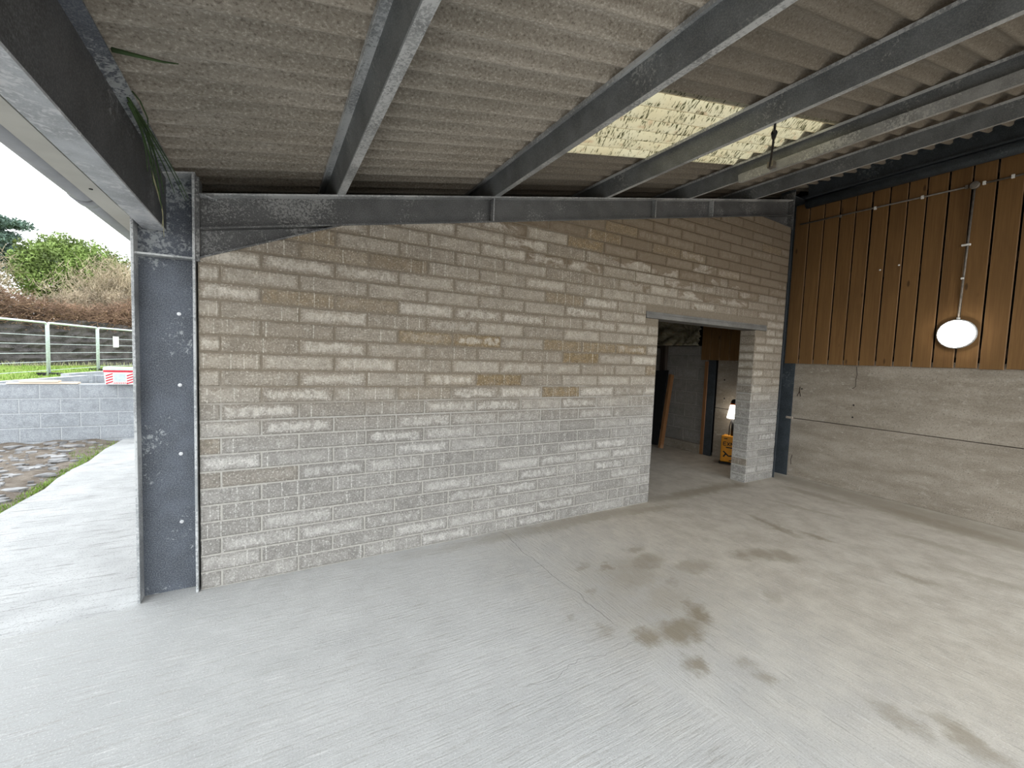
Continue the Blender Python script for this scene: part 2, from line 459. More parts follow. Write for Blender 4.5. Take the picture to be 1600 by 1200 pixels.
def timber(name, a, b, knot):
    m, nt, bs = mat(name)
    p = pos(nt)
    oi = nt.nodes.new('ShaderNodeObjectInfo')
    off = nt.nodes.new('ShaderNodeVectorMath')
    off.operation = 'MULTIPLY_ADD'
    cmb = nt.nodes.new('ShaderNodeCombineXYZ')
    for i in range(3):
        setin(nt, cmb.inputs[i], oi.outputs['Random'])
    nt.links.new(cmb.outputs[0], off.inputs[0])
    off.inputs[1].default_value = (7, 13, 29)
    setin(nt, off.inputs[2], p)
    q = off.outputs[0]
    gr = noise(nt, mapping(nt, q, (30, 46, 1.6)), 1.0, 5, .6, 1.2)
    kn = voro(nt, mapping(nt, q, (1, 7, 2.3)), 1.0)
    big = noise(nt, mapping(nt, q, (1, 5, .8)), 1.5, 3)
    c = mix(nt, mr(nt, gr, .3, .7), a, b)
    c = mix(nt, mr(nt, big, .35, .7, 0, .5), c, tuple(.7 * v for v in a))
    c = mix(nt, mr(nt, oi.outputs['Random'], 0, 1, 0, .35, False), c, tuple(1.15 * v for v in b))
    c = mix(nt, mr(nt, kn, .12, .05, 0, .8), c, knot)
    tcn = nt.nodes.new('ShaderNodeTexCoord')
    gy = sep(nt, tcn.outputs['Generated'])[1]
    ed = ma(nt, 'ABSOLUTE', ma(nt, 'SUBTRACT', gy, .5))
    c = mix(nt, ma(nt, 'MULTIPLY', mr(nt, ed, .455, .49), mr(nt, big, .3, .6, .35, .8)), c, tuple(min(1, 1.35 * v + .05) for v in b))
    fin(nt, bs, c, .8, 0, .25)
    bump(nt, bs, gr, .2, .003)
    return m
M['board'] = timber('brown_boards', (.150, .078, .028), (.212, .116, .043), (.06, .032, .014))
M['plank_pale'] = timber('pale_planks', (.50, .40, .31), (.62, .52, .42), (.3, .2, .12))
M['plank_old'] = timber('old_plank', (.20, .095, .04), (.28, .14, .06), (.08, .04, .02))
M['timber_dark'] = timber('dark_timber', (.030, .020, .014), (.05, .035, .024), (.02, .012, .01))
M['blackboard'] = plain('black_sheet', (.012, .012, .012), .7)
M['dark_void'] = plain('dark_space', (.02, .019, .018), .95)  # near black, the dark of unlit spaces put into the colour
M['soffit'] = plain('soffit_board', (.52, .51, .47), .7, 0, .06, 5)
M['gutter'] = plain('gutter_plastic', (.33, .34, .36), .45, 0, .08, 8, .4)
M['conduit'] = plain('conduit_grey', (.20, .18, .155), .5, .3, .2, 30)
M['clip'] = plain('bright_clip', (.85, .84, .80), .4, 0, .05)
M['cable'] = plain('black_cable', (.012, .012, .012), .5)
M['trunk'] = steel('trunking_galv', (.30, .30, .29), (.55, .55, .52), .09, 20, .2)
M['lintel'] = steel('lintel_grey', (.150, .148, .140), (.30, .29, .27), .05, 20, .1)
M['yellow'] = plain('yellow_case', (.80, .33, .015), .45, 0, .08, 8, .4)
M['black'] = plain('black_plastic', (.015, .014, .014), .5)
M['orange'] = plain('orange_plastic', (.85, .16, .02), .45)
M['white'] = plain('white_print', (.82, .82, .80), .6, 0, .04)
M['red'] = plain('red_print', (.62, .035, .06), .6, 0, .08)
M['lid'] = plain('tub_lid', (.55, .63, .60), .6, 0, .06)
M['bluelabel'] = plain('blue_label', (.55, .66, .80), .6, 0, .12, 30)
M['bolt'] = plain('bright_bolt', (.66, .67, .68), .4, .5, .1)

def tarpmat():
    m, nt, bs = mat('crumpled_tarp')
    p = pos(nt)
    n = noise(nt, mapping(nt, p, (1, 3, 6)), 3, 4, .6, 1)
    c = mix(nt, mr(nt, n, .35, .65), (.22, .20, .13), (.36, .33, .25))
    c = mix(nt, mr(nt, noise(nt, p, 22, 3), .60, .70, 0, .6), c, (.30, .13, .06))
    fin(nt, bs, c, .6, 0, .3)
    return m
M['tarp'] = tarpmat()

def emis(name, c, s):
    m, nt, bs = mat(name)
    fin(nt, bs, (.9, .9, .88), .4)
    bs.inputs['Emission Color'].default_value = (*c, 1)
    bs.inputs['Emission Strength'].default_value = s
    return m
M['lamp'] = emis('lamp_diffuser', (1, .93, .82), 7.0)
M['sitelamp'] = emis('site_lamp_diffuser', (1, .93, .82), 2.6)

# ------------------------------------------------------------------ mesh helpers
class MB:
    def __init__(s):
        s.v, s.f, s.uv, s.t, s.mi = [], [], [], [], []

    def face(s, pts, uv=None, tint=None, mi=0):
        i = len(s.v)
        s.v += [tuple(p) for p in pts]
        s.f.append(tuple(range(i, i + len(pts))))
        s.uv.append(uv)
        s.t.append(tint)
        s.mi.append(mi)

    def raw(s, vs, fs, mi=0):
        i = len(s.v)
        s.v += [tuple(p) for p in vs]
        for f in fs:
            s.f.append(tuple(i + k for k in f))
            s.uv.append(None)
            s.t.append(None)
            s.mi.append(mi)

    def box(s, x0, x1, y0, y1, z0, z1, mi=0, mat_=None):
        vs = [Vector((x, y, z)) for z in (z0, z1) for y in (y0, y1) for x in (x0, x1)]
        if mat_ is not None:
            vs = [mat_ @ q for q in vs]
        s.raw(vs, [(0, 2, 3, 1), (4, 5, 7, 6), (0, 1, 5, 4), (2, 6, 7, 3), (0, 4, 6, 2), (1, 3, 7, 5)], mi)

    def prism(s, poly, a, b, axis='y', mi=0):
        n = len(poly)
        def P(p, t):
            return {'y': (p[0], t, p[1]), 'x': (t, p[0], p[1]), 'z': (p[0], p[1], t)}[axis]
        s.raw([P(p, a) for p in poly] + [P(p, b) for p in poly],
              [tuple(range(n)), tuple(range(2 * n - 1, n - 1, -1))] + [(i, (i + 1) % n + 0, (i + 1) % n + n, i + n) for i in range(n)], mi)

    def tube(s, pts, r, seg=8, r2_=None, cap=True, mi=0):
        pts = [Vector(p) for p in pts]
        n = len(pts)
        vs, fs = [], []
        ref = None
        for i, p in enumerate(pts):
            d = (pts[min(i + 1, n - 1)] - pts[max(i - 1, 0)]).normalized()
            if ref is None:
                ref = d.orthogonal().normalized()
            a = (ref - d * ref.dot(d))
            a = a.normalized() if a.length > 1e-6 else d.orthogonal().normalized()
            ref = a
            b = d.cross(a)
            rr = r if r2_ is None else r + (r2_ - r) * i / max(1, n - 1)
            for k in range(seg):
                t = 2 * math.pi * k / seg
                vs.append(p + (a * math.cos(t) + b * math.sin(t)) * rr)
        for i in range(n - 1):
            for k in range(seg):
                k2 = (k + 1) % seg
                fs.append((i * seg + k, i * seg + k2, (i + 1) * seg + k2, (i + 1) * seg + k))
        if cap:
            fs.append(tuple(range(seg - 1, -1, -1)))
            fs.append(tuple((n - 1) * seg + k for k in range(seg)))
        s.raw(vs, fs, mi)

    def lathe(s, prof, seg=32, mat_=None, mi=0):
        vs, fs = [], []
        for (r, z) in prof:
            for k in range(seg):
                t = 2 * math.pi * k / seg
                q = Vector((r * math.cos(t), r * math.sin(t), z))
                vs.append(mat_ @ q if mat_ is not None else q)
        for i in range(len(prof) - 1):
            for k in range(seg):
                k2 = (k + 1) % seg
                fs.append((i * seg + k, i * seg + k2, (i + 1) * seg + k2, (i + 1) * seg + k))
        fs.append(tuple(range(seg - 1, -1, -1)))
        fs.append(tuple((len(prof) - 1) * seg + k for k in range(seg)))
        s.raw(vs, fs, mi)

    def build(s, name, mats, parent=None, smooth=False, bevel=0.0, recalc=True, cut=None):
        me = bpy.data.meshes.new(name)
        me.from_pydata(s.v, [], s.f)
        if any(u is not None for u in s.uv):
            me.uv_layers.new(name='UVMap')
            me.color_attributes.new('tint', 'FLOAT_COLOR', 'CORNER')
            ul, at = me.uv_layers['UVMap'], me.color_attributes['tint']
            for poly, u, t in zip(me.polygons, s.uv, s.t):
                for k, li in enumerate(poly.loop_indices):
                    ul.data[li].uv = u[k] if u is not None else (.5, .5)
                    at.data[li].color = (*(t if t is not None else (.5, 0, .5)), 1)
        for m in (mats if isinstance(mats, (list, tuple)) else [mats]):
            me.materials.append(m)
        me.polygons.foreach_set('material_index', s.mi)
        if recalc or cut:
            bm = bmesh.new()
            bm.from_mesh(me)
            if cut:
                for co, no in cut:
                    g = bm.verts[:] + bm.edges[:] + bm.faces[:]
                    bmesh.ops.bisect_plane(bm, geom=g, plane_co=co, plane_no=no, clear_outer=True)
            if recalc:
                bmesh.ops.recalc_face_normals(bm, faces=bm.faces[:])
            bm.to_mesh(me)
            bm.free()
        if smooth:
            me.polygons.foreach_set('use_smooth', [True] * len(me.polygons))
        o = bpy.data.objects.new(name, me)
        col.objects.link(o)
        if parent is not None:
            o.parent = parent
            o.matrix_parent_inverse = Matrix.Identity(4)
            if parent.type == 'EMPTY' or True:
                # meshes are written in world metres: shift them into the parent's frame
                me.transform(parent_world(parent).inverted())
        if bevel:
            b = o.modifiers.new('bevel', 'BEVEL')
            b.width = bevel
            b.segments = 2
            b.limit_method = 'ANGLE'
        return o

def parent_world(p):
    m = p.matrix_basis.copy()
    while p.parent is not None:
        p = p.parent
        m = p.matrix_basis @ m
    return m

def tag(o, label, cat, group=None, kind=None):
    o['label'] = label
    o['category'] = cat
    if group:
        o['group'] = group
    if kind:
        o['kind'] = kind
    return o

def struct(o):
    o['kind'] = 'structure'
    return o

def empty(name, loc, rz=0.0):
    o = bpy.data.objects.new(name, None)
    col.objects.link(o)
    o.empty_display_size = .1
    o.location = loc
    o.rotation_euler = (0, 0, rz)
    return o

# a course of laid blocks on any upright plane: origin, along, up, outward normal
def lay(mb, org, along, nrm, length, z0, z1, ch, bl, offs, joint, recess, ochre=None, allowed=None, seed=0, proud=0.0):
    rr = random.Random(seed)
    A, N = Vector(along), Vector(nrm)
    O = Vector(org)
    n = int(math.ceil((z1 - z0) / ch - 1e-6))
    for i in range(n):
        za, zb = z0 + i * ch + joint * .5, min(z0 + (i + 1) * ch - joint * .5, z1)
        if zb - za < .01:
            continue
        k = -2
        start = offs[i % len(offs)] - bl * 3
        x = start
        while x < length:
            a, b = max(x + joint * .5, 0), min(x + bl - joint * .5, length)
            x += bl
            if b - a < .015:
                continue
            t = [rr.random(), 0.0, rr.random()]
            if rr.random() < .015:
                t[1] = .25 + .4 * rr.random()
            if ochre:
                for (ox, oz, s) in ochre:
                    if a - .02 <= ox <= b + .02 and za - .01 <= oz <= zb + .01:
                        t[1] = s
            spans = [(a, b)] if allowed is None else [(max(a, p), min(b, q)) for p, q in allowed(za, zb) if min(b, q) - max(a, p) > .015]
            for (p, q) in spans:
                bv = min(.007, (q - p) * .2)
                w_ = .0022
                def P(u, v, d):
                    return O + A * u + Vector((0, 0, v)) + N * d
                j = [rr.uniform(-w_, w_) for _ in range(8)]
                pr = proud + rr.uniform(-.0015, .0015)
                f = [(p + bv + j[0], za + bv + j[1]), (q - bv + j[2], za + bv + j[3]), (q - bv + j[4], zb - bv + j[5]), (p + bv + j[6], zb - bv + j[7])]
                m_ = [(p, za), (q, za), (q, zb), (p, zb)]
                UV = lambda c: ((c[0] - p) / max(q - p, .2), (c[1] - za) / max(zb - za, .03))
                mb.face([P(*c, pr) for c in f], [UV(c) for c in f], t)
                for e in range(4):
                    g = (e + 1) % 4
                    mb.face([P(*m_[e], -recess), P(*m_[g], -recess), P(*f[g], pr), P(*f[e], pr)], [UV(m_[e]), UV(m_[g]), UV(f[g]), UV(f[e])], t)

SL = 0.2075                     # roof slope
def roofz(x, off=0.0):          # top of the rafter
    return 2.503 + SL * x + off

# ------------------------------------------------------------------ floor and ground
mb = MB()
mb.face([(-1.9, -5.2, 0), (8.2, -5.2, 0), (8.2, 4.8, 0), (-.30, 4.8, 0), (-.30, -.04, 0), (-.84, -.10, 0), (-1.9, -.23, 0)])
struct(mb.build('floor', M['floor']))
mb = MB()
edge = [(-1.9, -.235), (-.84, -.105), (-.302, -.045), (-.302, 30)]
le = [(-1.73 + .018 * math.sin(i * 1.7) + .012 * math.sin(i * 4.1), 6.4 - i * .42) for i in range(16)]
pl = [(-1.9, -.235), (-.84, -.105), (-.302, -.045), (-.302, 8.5), (-1.6, 8.5)] + le + [(-2.4, -.26)]
mb.face([(x, y, -.012) for x, y in pl])
struct(mb.build('floor_apron', M['apron']))
# rough dirt beside the apron, gently uneven
def grid(name, x0, x1, y0, y1, nx, ny, hf, m):
    xs, ys = np.linspace(x0, x1, nx), np.linspace(y0, y1, ny)
    vs = [(x, y, hf(x, y)) for y in ys for x in xs]
    fs = [(j * nx + i, j * nx + i + 1, (j + 1) * nx + i + 1, (j + 1) * nx + i) for j in range(ny - 1) for i in range(nx - 1)]
    g = MB()
    g.raw(vs, fs)
    o = g.build(name, m, smooth=True, recalc=False)
    return struct(o)
def hd(x, y):
    h = -.03 + .025 * math.sin(x * 5.1 + y * 2.3) * math.sin(y * 4.3 - x) + .02 * math.sin(x * 13 + y * 9)
    t = min(1, max(0, (-1.72 - x) / .35))
    return -.035 * (1 - t) + (h + .03) * t
grid('floor_dirt', -7.5, -1.2, -1.0, 7.0, 90, 110, hd, M['dirt'])
grid('floor_yard', -90, 90, -60, 110, 3, 3, lambda x, y: -.16, M['dirt'])
grid('floor_lawn', -60, 14, 9.5, 60, 40, 40, lambda x, y: min(.22, -.2 + (y - 9.5) * .14) + .02 * math.sin(x + y), M['lawn'])

# ------------------------------------------------------------------ the block wall across the bay
DX0, DX1, DZ = 4.10, 5.945, 2.06
WX1 = 6.61
RX1 = 6.59
OCH = [(1.40, 1.708, .8), (1.815, 1.715, 1.0), (2.10, 1.379, .95), (2.80, 1.265, .9), (2.81, 1.707, .75), (3.01, 1.59, .95), (3.29, 1.70, .8), (3.69, 1.714, .85), (.42, 1.917, .6),
       (3.22, 2.70, .8), (3.60, 2.91, .8), (4.19, 2.79, .6), (4.79, 2.845, .6), (6.16, 3.13, .7), (1.17, 1.97, .4), (.77, 2.24, .4), (3.35, 2.80, .8), (5.3, 2.72, .55), (.12, .71, .35), (1.25, 2.3, .4)]
core = MB()
TOPW = 2.29
def top(x):
    return 2.29 + SL * x
core.prism([(0.0, 0), (DX0, 0), (DX0, 2.055), (3.90, 2.055), (3.90, 2.13), (6.19, 2.13), (6.19, 2.055), (DX1, 2.055), (DX1, 0), (WX1, 0), (WX1, top(WX1)), (0.0, top(0))], .006, .209, 'y', 1)
def allowed(za, zb):
    if zb <= 2.085 and za < 1.97:
        return [(0, DX0), (DX1, WX1)]
    if za < 2.12:
        return [(0, 3.895), (6.195, WX1)]
    return [(0, WX1)]
lay(core, (0, 0, 0), (1, 0, 0), (0, -1, 0), WX1, 0, 4.07, .11, .45, [.562, .337], .011, .006, OCH, allowed, 3)
# door reveal faces (block ends, one per course)
lay(core, (DX1, .209, 0), (0, -1, 0), (-1, 0, 0), .209, 0, 2.055, .11, .60, [-.2], .011, .004, None, None, 5, .002)
lay(core, (DX0, 0, 0), (0, 1, 0), (1, 0, 0), .209, 0, 2.055, .11, .60, [-.2], .011, .004, None, None, 6, .002)
wall = core.build('wall_back', [M['block'], M['mortar']], recalc=False, cut=[((0, 0, 2.29), Vector((-SL, 0, 1))), ((.012, 0, 2.115), Vector((-(roofz(.80, -.219) - 2.115) / .788, 0, 1))), ((5.95, 0, roofz(5.95, -.219)), Vector((-(roofz(RX1, -.38) - roofz(5.95, -.219)) / (RX1 - 5.95), 0, 1)))])
struct(wall)

mb = MB()
mb.box(3.90, 6.185, -.009, .20, 2.058, 2.10)
mb.box(3.90, 6.185, .0, .20, 2.10, 2.128)
mb.box(3.90, 6.185, -.004, .004, 2.112, 2.13)
tag(mb.build('lintel', M['lintel'], bevel=.003), 'long grey lintel over the doorway in the block wall', 'lintel')

# ------------------------------------------------------------------ steel column, rafter, haunch
def ibeam(mb, prof_fn, a, b):
    pass
YW = .075                                   # web face of the column
c = empty('steel_column', (-.155, .08, 0))
tag(c, 'dark weathered steel column at the left end of the block wall', 'column')
mb = MB()
TOPC = [(-.292, 2.55), (-.012, 2.615)]
mb.prism([(-.296, 0), (-.012, 0), (-.012, 2.61), (-.296, 2.55)], YW, YW + .008)
mb.build('web', M['steel_column'], c)
for (xa, xb, zt) in ((-.310, -.296, 2.55), (-.024, -.010, 2.61)):
    mb = MB()
    mb.box(xa, xb, -.018, .172, 0, zt)
    mb.build('flange', M['steel_edge'], c, bevel=.002)
mb = MB()
mb.prism([(-.296, 2.10), (-.024, 2.105), (-.024, 2.116), (-.296, 2.111)], -.005, YW)
mb.build('stiffener_plate', M['steel_edge'], c)
mb = MB()
mb.prism([(-.31, 2.548), (-.008, 2.612), (-.008, 2.622), (-.31, 2.558)], -.018, .172)
mb.build('cap_plate', M['steel_edge'], c)
for z in (1.771, 1.327, .889, .447):
    mb = MB()
    mb.lathe([(.011, 0), (.011, .004), (.006, .0045), (.006, .013)], 10, Matrix.Translation((-.105, YW, z)) @ Matrix.Rotation(math.pi / 2, 4, 'X'))
    mb.build('bolt', M['bolt'], c)

r = empty('rafter', (0, .06, 2.4))
tag(r, 'long sloping steel rafter along the top of the block wall', 'beam')
def sloped(mb, x0, x1, o0, o1, y0, y1):
    mb.prism([(x0, roofz(x0, o0)), (x1, roofz(x1, o0)), (x1, roofz(x1, o1)), (x0, roofz(x0, o1))], y0, y1)
mb = MB()
sloped(mb, .012, RX1, -.203, -.012, .056, .066)
mb.build('web', M['steel_dark'], r)
mb = MB()
sloped(mb, .012, RX1, -.012, 0, -.006, .128)
mb.build('top_flange', M['steel_edge'], r)
mb = MB()
sloped(mb, .012, RX1, -.213, -.203, -.006, .128)
mb.build('bottom_flange', M['steel_dark'], r)
mb = MB()
mb.box(-.0095, .0115, -.010, .13, 2.095, 2.60)
mb.build('end_plate', M['steel_dark'], r)
h = MB()
h.prism([(.012, roofz(0.012, -.214)), (.80, roofz(.80, -.214)), (.012, 2.115)], .050, .064)
h.prism([(.012, 2.115), (.80, roofz(.80, -.219)), (.80, roofz(.80, -.209)), (.012, 2.125)], -.006, .128)
h.build('haunch', M['steel_dark'], r)
h = MB()
h.prism([(RX1, roofz(RX1, -.214)), (5.95, roofz(5.95, -.214)), (RX1, roofz(RX1, -.38))], .050, .064)
h.prism([(RX1, roofz(RX1, -.38)), (5.95, roofz(5.95, -.219)), (5.95, roofz(5.95, -.209)), (RX1, roofz(RX1, -.37))], -.006, .128)
h.build('haunch', M['steel_dark'], r)
for xx in (2.02, 3.95, 4.9):                # web stiffeners
    h = MB()
    h.prism([(xx, roofz(xx, -.203)), (xx + .008, roofz(xx, -.203)), (xx + .008, roofz(xx, -.012)), (xx, roofz(xx, -.012))], .0, .056)
    h.build('stiffener_plate', M['steel_edge'], r)
mb = MB()
mb.tube([(-.05, .03, 2.505), (.03, -.012, 2.50), (.10, -.02, 2.478)], .006, 6)
tag(mb.build('metal_rod', M['steel_edge']), 'short bent metal rod poking out by the column head', 'rod')

# ------------------------------------------------------------------ corner post and beams along the boarded wall
p_ = empty('corner_post', (6.98, .1, 0))
tag(p_, 'dark steel post in the corner beside the boarded wall', 'column')
mb = MB()
mb.box(6.972, 6.984, -.005, .185, 0, 4.02)
mb.build('flange', M['steel_black'], p_)
mb = MB()
mb.box(6.632, 6.644, -.005, .185, 0, 4.02)
mb.build('flange', M['steel_black'], p_)
mb = MB()
mb.box(6.644, 6.972, .172, .182, 0, 4.02)
mb.build('web', M['steel_black'], p_)
mb = MB()
mb.box(RX1 + .002, RX1 + .014, -.02, .17, roofz(RX1, -.40), roofz(RX1, .10))
mb.build('end_plate', M['steel_dark'], p_)
mb = MB()
mb.prism([(6.644, 3.925), (6.97, 3.925), (6.97, 3.935), (6.644, 3.935)], -.004, .17)
mb.build('cap_plate', M['steel_black'], p_)

Y0, Y1 = -4.0, 4.6
e = empty('eaves_beam', (-.21, 0, 2.3))
tag(e, 'large galvanised eaves beam running out from the column head at upper left', 'beam')
mb = MB()
mb.box(-.270, -.160, -4.05, .07, 2.262, 2.272)
mb.build('bottom_flange', M['steel_skylit'], e)  # paler than the web: sky light on the underside put into the colour
mb = MB()
mb.box(-.168, -.160, -4.05, .07, 2.272, 2.60)
mb.build('web', M['steel_eaves'], e)
mb = MB()
mb.prism([(-.160, 2.585), (-.105, 2.60), (-.105, 2.608), (-.160, 2.60)], -4.05, .07)
mb.build('top_flange', M['steel_column'], e)

PUR = [(.77, 'steel roof purlin nearest the eaves, alone on the left of the ceiling'),
       (2.00, 'second steel roof purlin, along the lower edge of the rooflight'),
       (3.22, 'third steel roof purlin, crossing the middle of the rooflight'),
       (4.44, 'fourth steel roof purlin, at the upper edge of the rooflight, with trunking'),
       (5.66, 'highest steel roof purlin, close to the top of the boarded wall')]
for px_, lab in PUR:
    pe = empty('purlin', (px_, 0, roofz(px_)))
    tag(pe, lab, 'purlin', 'roof purlins')
    z0 = roofz(px_, .001)
    a = math.atan(SL)
    T = Matrix.Translation((px_, 0, z0 )) @ Matrix.Rotation(-a, 4, 'Y')
    def part(nm, polys, m):
        g = MB()
        for poly in polys:
            q = [(T @ Vector((u, 0, v))) for u, v in poly]
            g.prism([(k.x, k.z) for k in q], Y0, Y1)
        g.build(nm, m, pe)
    part('web', [[(.020, 0), (.026, 0), (.026, .150), (.020, .150)]], M['steel_purlin'])
    part('bottom_flange', [[(.026, 0), (.080, 0), (.080, .004), (.026, .004)], [(.076, .004), (.080, .004), (.080, .020), (.076, .020)]], M['steel_edge'])
    part('top_flange', [[(-.030, .146), (.020, .146), (.020, .150), (-.030, .150)], [(-.030, .130), (-.026, .130), (-.026, .146), (-.030, .146)]], M['steel_edge'])

mb = MB()
mb.box(6.85, 6.99, Y0, -.03, 3.93, 3.95)
mb.box(6.91, 6.925, Y0, -.03, 3.95, 4.12)
mb.box(6.85, 6.99, Y0, -.03, 4.12, 4.135)
tag(mb.build('ridge_beam', M['steel_black']), 'dark steel beam above the boarded wall under the roof', 'beam')
mb = MB()
mb.tube([(6.90, Y0, 3.865), (6.90, -.03, 3.865)], .062, 16)
tag(mb.build('steel_tube', M['steel_black'], smooth=True), 'dark round steel tube along the top of the timber boards', 'tube')

# ------------------------------------------------------------------ roof sheets and rooflight
PER = .146
YA, YB = -1.441, -1.441 + 6 * PER
def corr(mb, x0, x1, y0, y1, lift, thick=.007, nx=1):
    n = int(round((y1 - y0) / PER * 10))
    vs, fs = [], []
    for L in (0, 1):
        for i in range(n + 1):
            y = y0 + (y1 - y0) * i / n
            hz = .0265 * (1 - math.cos(2 * math.pi * (y - YA) / PER)) + lift + (thick if L else 0)
            for k in range(nx + 1):
                x = x0 + (x1 - x0) * k / nx
                vs.append((x, y, roofz(x, .153 + hz)))
    m_ = nx + 1
    o = (n + 1) * m_
    for i in range(n):
        for k in range(nx):
            a_ = i * m_ + k
            fs.append((a_, a_ + 1, a_ + m_ + 1, a_ + m_))
            fs.append((o + a_, o + a_ + m_, o + a_ + m_ + 1, o + a_ + 1))
    for i in range(n):
        for k in (0, nx):
            a_ = i * m_ + k
            fs.append((a_, a_ + m_, o + a_ + m_, o + a_))
    for i in (0, n):
        for k in range(nx):
            a_ = i * m_ + k
            fs.append((a_, o + a_, o + a_ + 1, a_ + 1))
    mb.raw(vs, fs)
roof = MB()
YR0, YR1 = YA - 18 * PER, YA + 42 * PER  # roof shaped to stop just behind the camera, letting in more sky light
corr(roof, -.47, 2.13, YR0, YR1, 0)
corr(roof, 2.00, 4.57, YR0, YA, .008)
corr(roof, 2.00, 4.57, YB, YR1, .008)
corr(roof, 4.38, 7.35, YR0, YR1, .016)
struct(roof.build('ceiling', M['roof'], smooth=True, recalc=False))
rl = MB()
corr(rl, 2.02, 4.56, YA - .02, YB + .02, .004, .003)
tag(rl.build('rooflight_sheet', M['rooflight'], smooth=True, recalc=False), 'translucent cream rooflight sheet spotted with moss in the ceiling', 'skylight')

# ------------------------------------------------------------------ eaves soffit and gutter
mb = MB()
mb.box(-.452, -.356, Y0, 4.5, 2.345, 2.36)
tag(mb.build('soffit_board', M['soffit']), 'pale soffit board between the eaves beam and the gutter', 'soffit')
g_ = empty('gutter', (-.50, 0, 2.35))
tag(g_, 'grey half round gutter along the open eaves at upper left', 'gutter')
def halfpipe(mb, cx, cz, rr_, y0, y1, th=.004, a0=math.pi, a1=2 * math.pi, seg=16):
    poly = [(cx + rr_ * math.cos(a0 + (a1 - a0) * i / seg), cz + rr_ * math.sin(a0 + (a1 - a0) * i / seg)) for i in range(seg + 1)]
    poly += [(cx + (rr_ - th) * math.cos(a1 - (a1 - a0) * i / seg), cz + (rr_ - th) * math.sin(a1 - (a1 - a0) * i / seg)) for i in range(seg + 1)]
    n = seg + 1
    vs = [(x, y, z) for y in (y0, y1) for (x, z) in poly]
    N = len(poly)
    fs = [(i, (i + 1) % N, (i + 1) % N + N, i + N) for i in range(N)]
    for i in range(seg):
        fs.append((i, N - 1 - i, N - 2 - i, i + 1))
        fs.append((N + i, N + i + 1, N + N - 2 - i, N + N - 1 - i))
    mb.raw(vs, fs)
mb = MB()
halfpipe(mb, -.500, 2.405, .066, Y0, 4.5)
mb.build('channel', M['gutter'], g_, smooth=True)
for yy in (.02, -1.78, 1.82):
    mb = MB()
    halfpipe(mb, -.500, 2.405, .0715, yy - .055, yy + .055, .005)
    mb.build('union_bracket', M['gutter'], g_, smooth=True)
mb = MB()
mb.tube([(-.395, -.30, 2.3452), (-.395, -.30, 2.341)], .008, 8)
tag(mb.build('screw_head', M['black']), 'small dark screw head in the pale soffit board', 'screw')

# grass strands hanging over the eaves beam
t_ = empty('grass_tuft', (-.13, -.5, 2.6))
tag(t_, 'dark green grass strands hanging over the eaves beam by the column', 'grass')
def strand(name, pts, w0, m):
    g = MB()
    # smooth the path
    P = [Vector(p) for p in pts]
    out = []
    for i in range(len(P) - 1):
        p0, p1, p2, p3 = P[max(i - 1, 0)], P[i], P[i + 1], P[min(i + 2, len(P) - 1)]
        for k in range(5):
            t = k / 5
            out.append(.5 * ((2 * p1) + (p2 - p0) * t + (2 * p0 - 5 * p1 + 4 * p2 - p3) * t * t + (3 * p1 - p0 - 3 * p2 + p3) * t ** 3))
    out.append(P[-1])
    g.tube(out, w0, 5, w0 * .35)
    return g.build(name, m, t_, smooth=True)
base = Vector((-.125, -.83, 2.60))
for i, (dy, dz, dx) in enumerate([(.34, -.17, .02), (.36, -.20, .06), (.44, -.23, .10), (.47, -.24, .12), (.30, -.25, .01), (.40, -.31, .02), (.36, -.34, .015), (.22, -.20, .0), (.28, -.28, .03)]):
    q = base + Vector((0, random.uniform(-.05, .16), random.uniform(-.03, .02)))
    strand('strand', [q, q + Vector((dx * .2 + .015, dy * .35, dz * .22)), q + Vector((dx * .6 + .02, dy * .72, dz * .60)), q + Vector((dx + .015, dy, dz))], .0042, M['tuft'])
q = base + Vector((.01, .30, -.18))
strand('strand', [q, q + Vector((.015, .10, -.12)), q + Vector((.01, .18, -.17)), q + Vector((0, .26, -.26))], .003, M['drystrand'])
q = base + Vector((.01, .32, -.2))
strand('strand', [q, q + Vector((.015, .09, -.10)), q + Vector((.012, .15, -.15)), q + Vector((.0, .19, -.20))], .003, M['drystrand'])
g = MB()
g.tube([(-.10, -1.17, 2.615), (-.03, -1.12, 2.645), (.03, -1.11, 2.655), (.08, -1.12, 2.66)], .009, 5, .002)
tag(g.build('hanging_grass', M['tuft'], smooth=True), 'single thick dark grass blade poking in under the roof at top left', 'grass')
g = MB()
g.tube([(-.10, -.92, 2.60), (-.085, -.87, 2.59), (-.075, -.80, 2.555), (-.08, -.77, 2.53)], .0035, 5, .002)
tag(g.build('hanging_grass', M['tuft'], smooth=True), 'thin curved dark strand on the eaves beam above the hanging tuft', 'grass')

# ------------------------------------------------------------------ boarded and concrete right wall
XW = 6.99
wr_ = struct(empty('wall_right', (XW, 0, 0)))
mb = MB()
mb.box(XW, XW + .12, -5.0, .025, 0, .843)
mb.build('concrete_panel', M['panel'], wr_, bevel=.006)
mb = MB()
mb.box(XW + .004, XW + .12, -5.0, .005, .850, 1.70)
mb.build('concrete_panel', M['panel'], wr_, bevel=.006)
mb = MB()                                   # bolt sockets and a crack in the upper panel
for (yy, zz) in ((-.74, 1.12), (-.74, .96), (-.11, 1.28)):
    mb.tube([(XW + .003, yy, zz), (XW + .006, yy, zz)], .011, 10)
mb.build('bolt_socket', M['black'], wr_)
mb = MB()
mb.tube([(XW + .005, -.735, 1.62), (XW + .005, -.75, 1.52), (XW + .005, -.74, 1.45), (XW + .005, -.745, 1.36), (XW + .005, -.71, 1.335)], .005, 5)
mb.tube([(XW + .004, -.085, 1.31), (XW + .004, -.08, 1.25), (XW + .004, -.10, 1.17)], .006, 5)
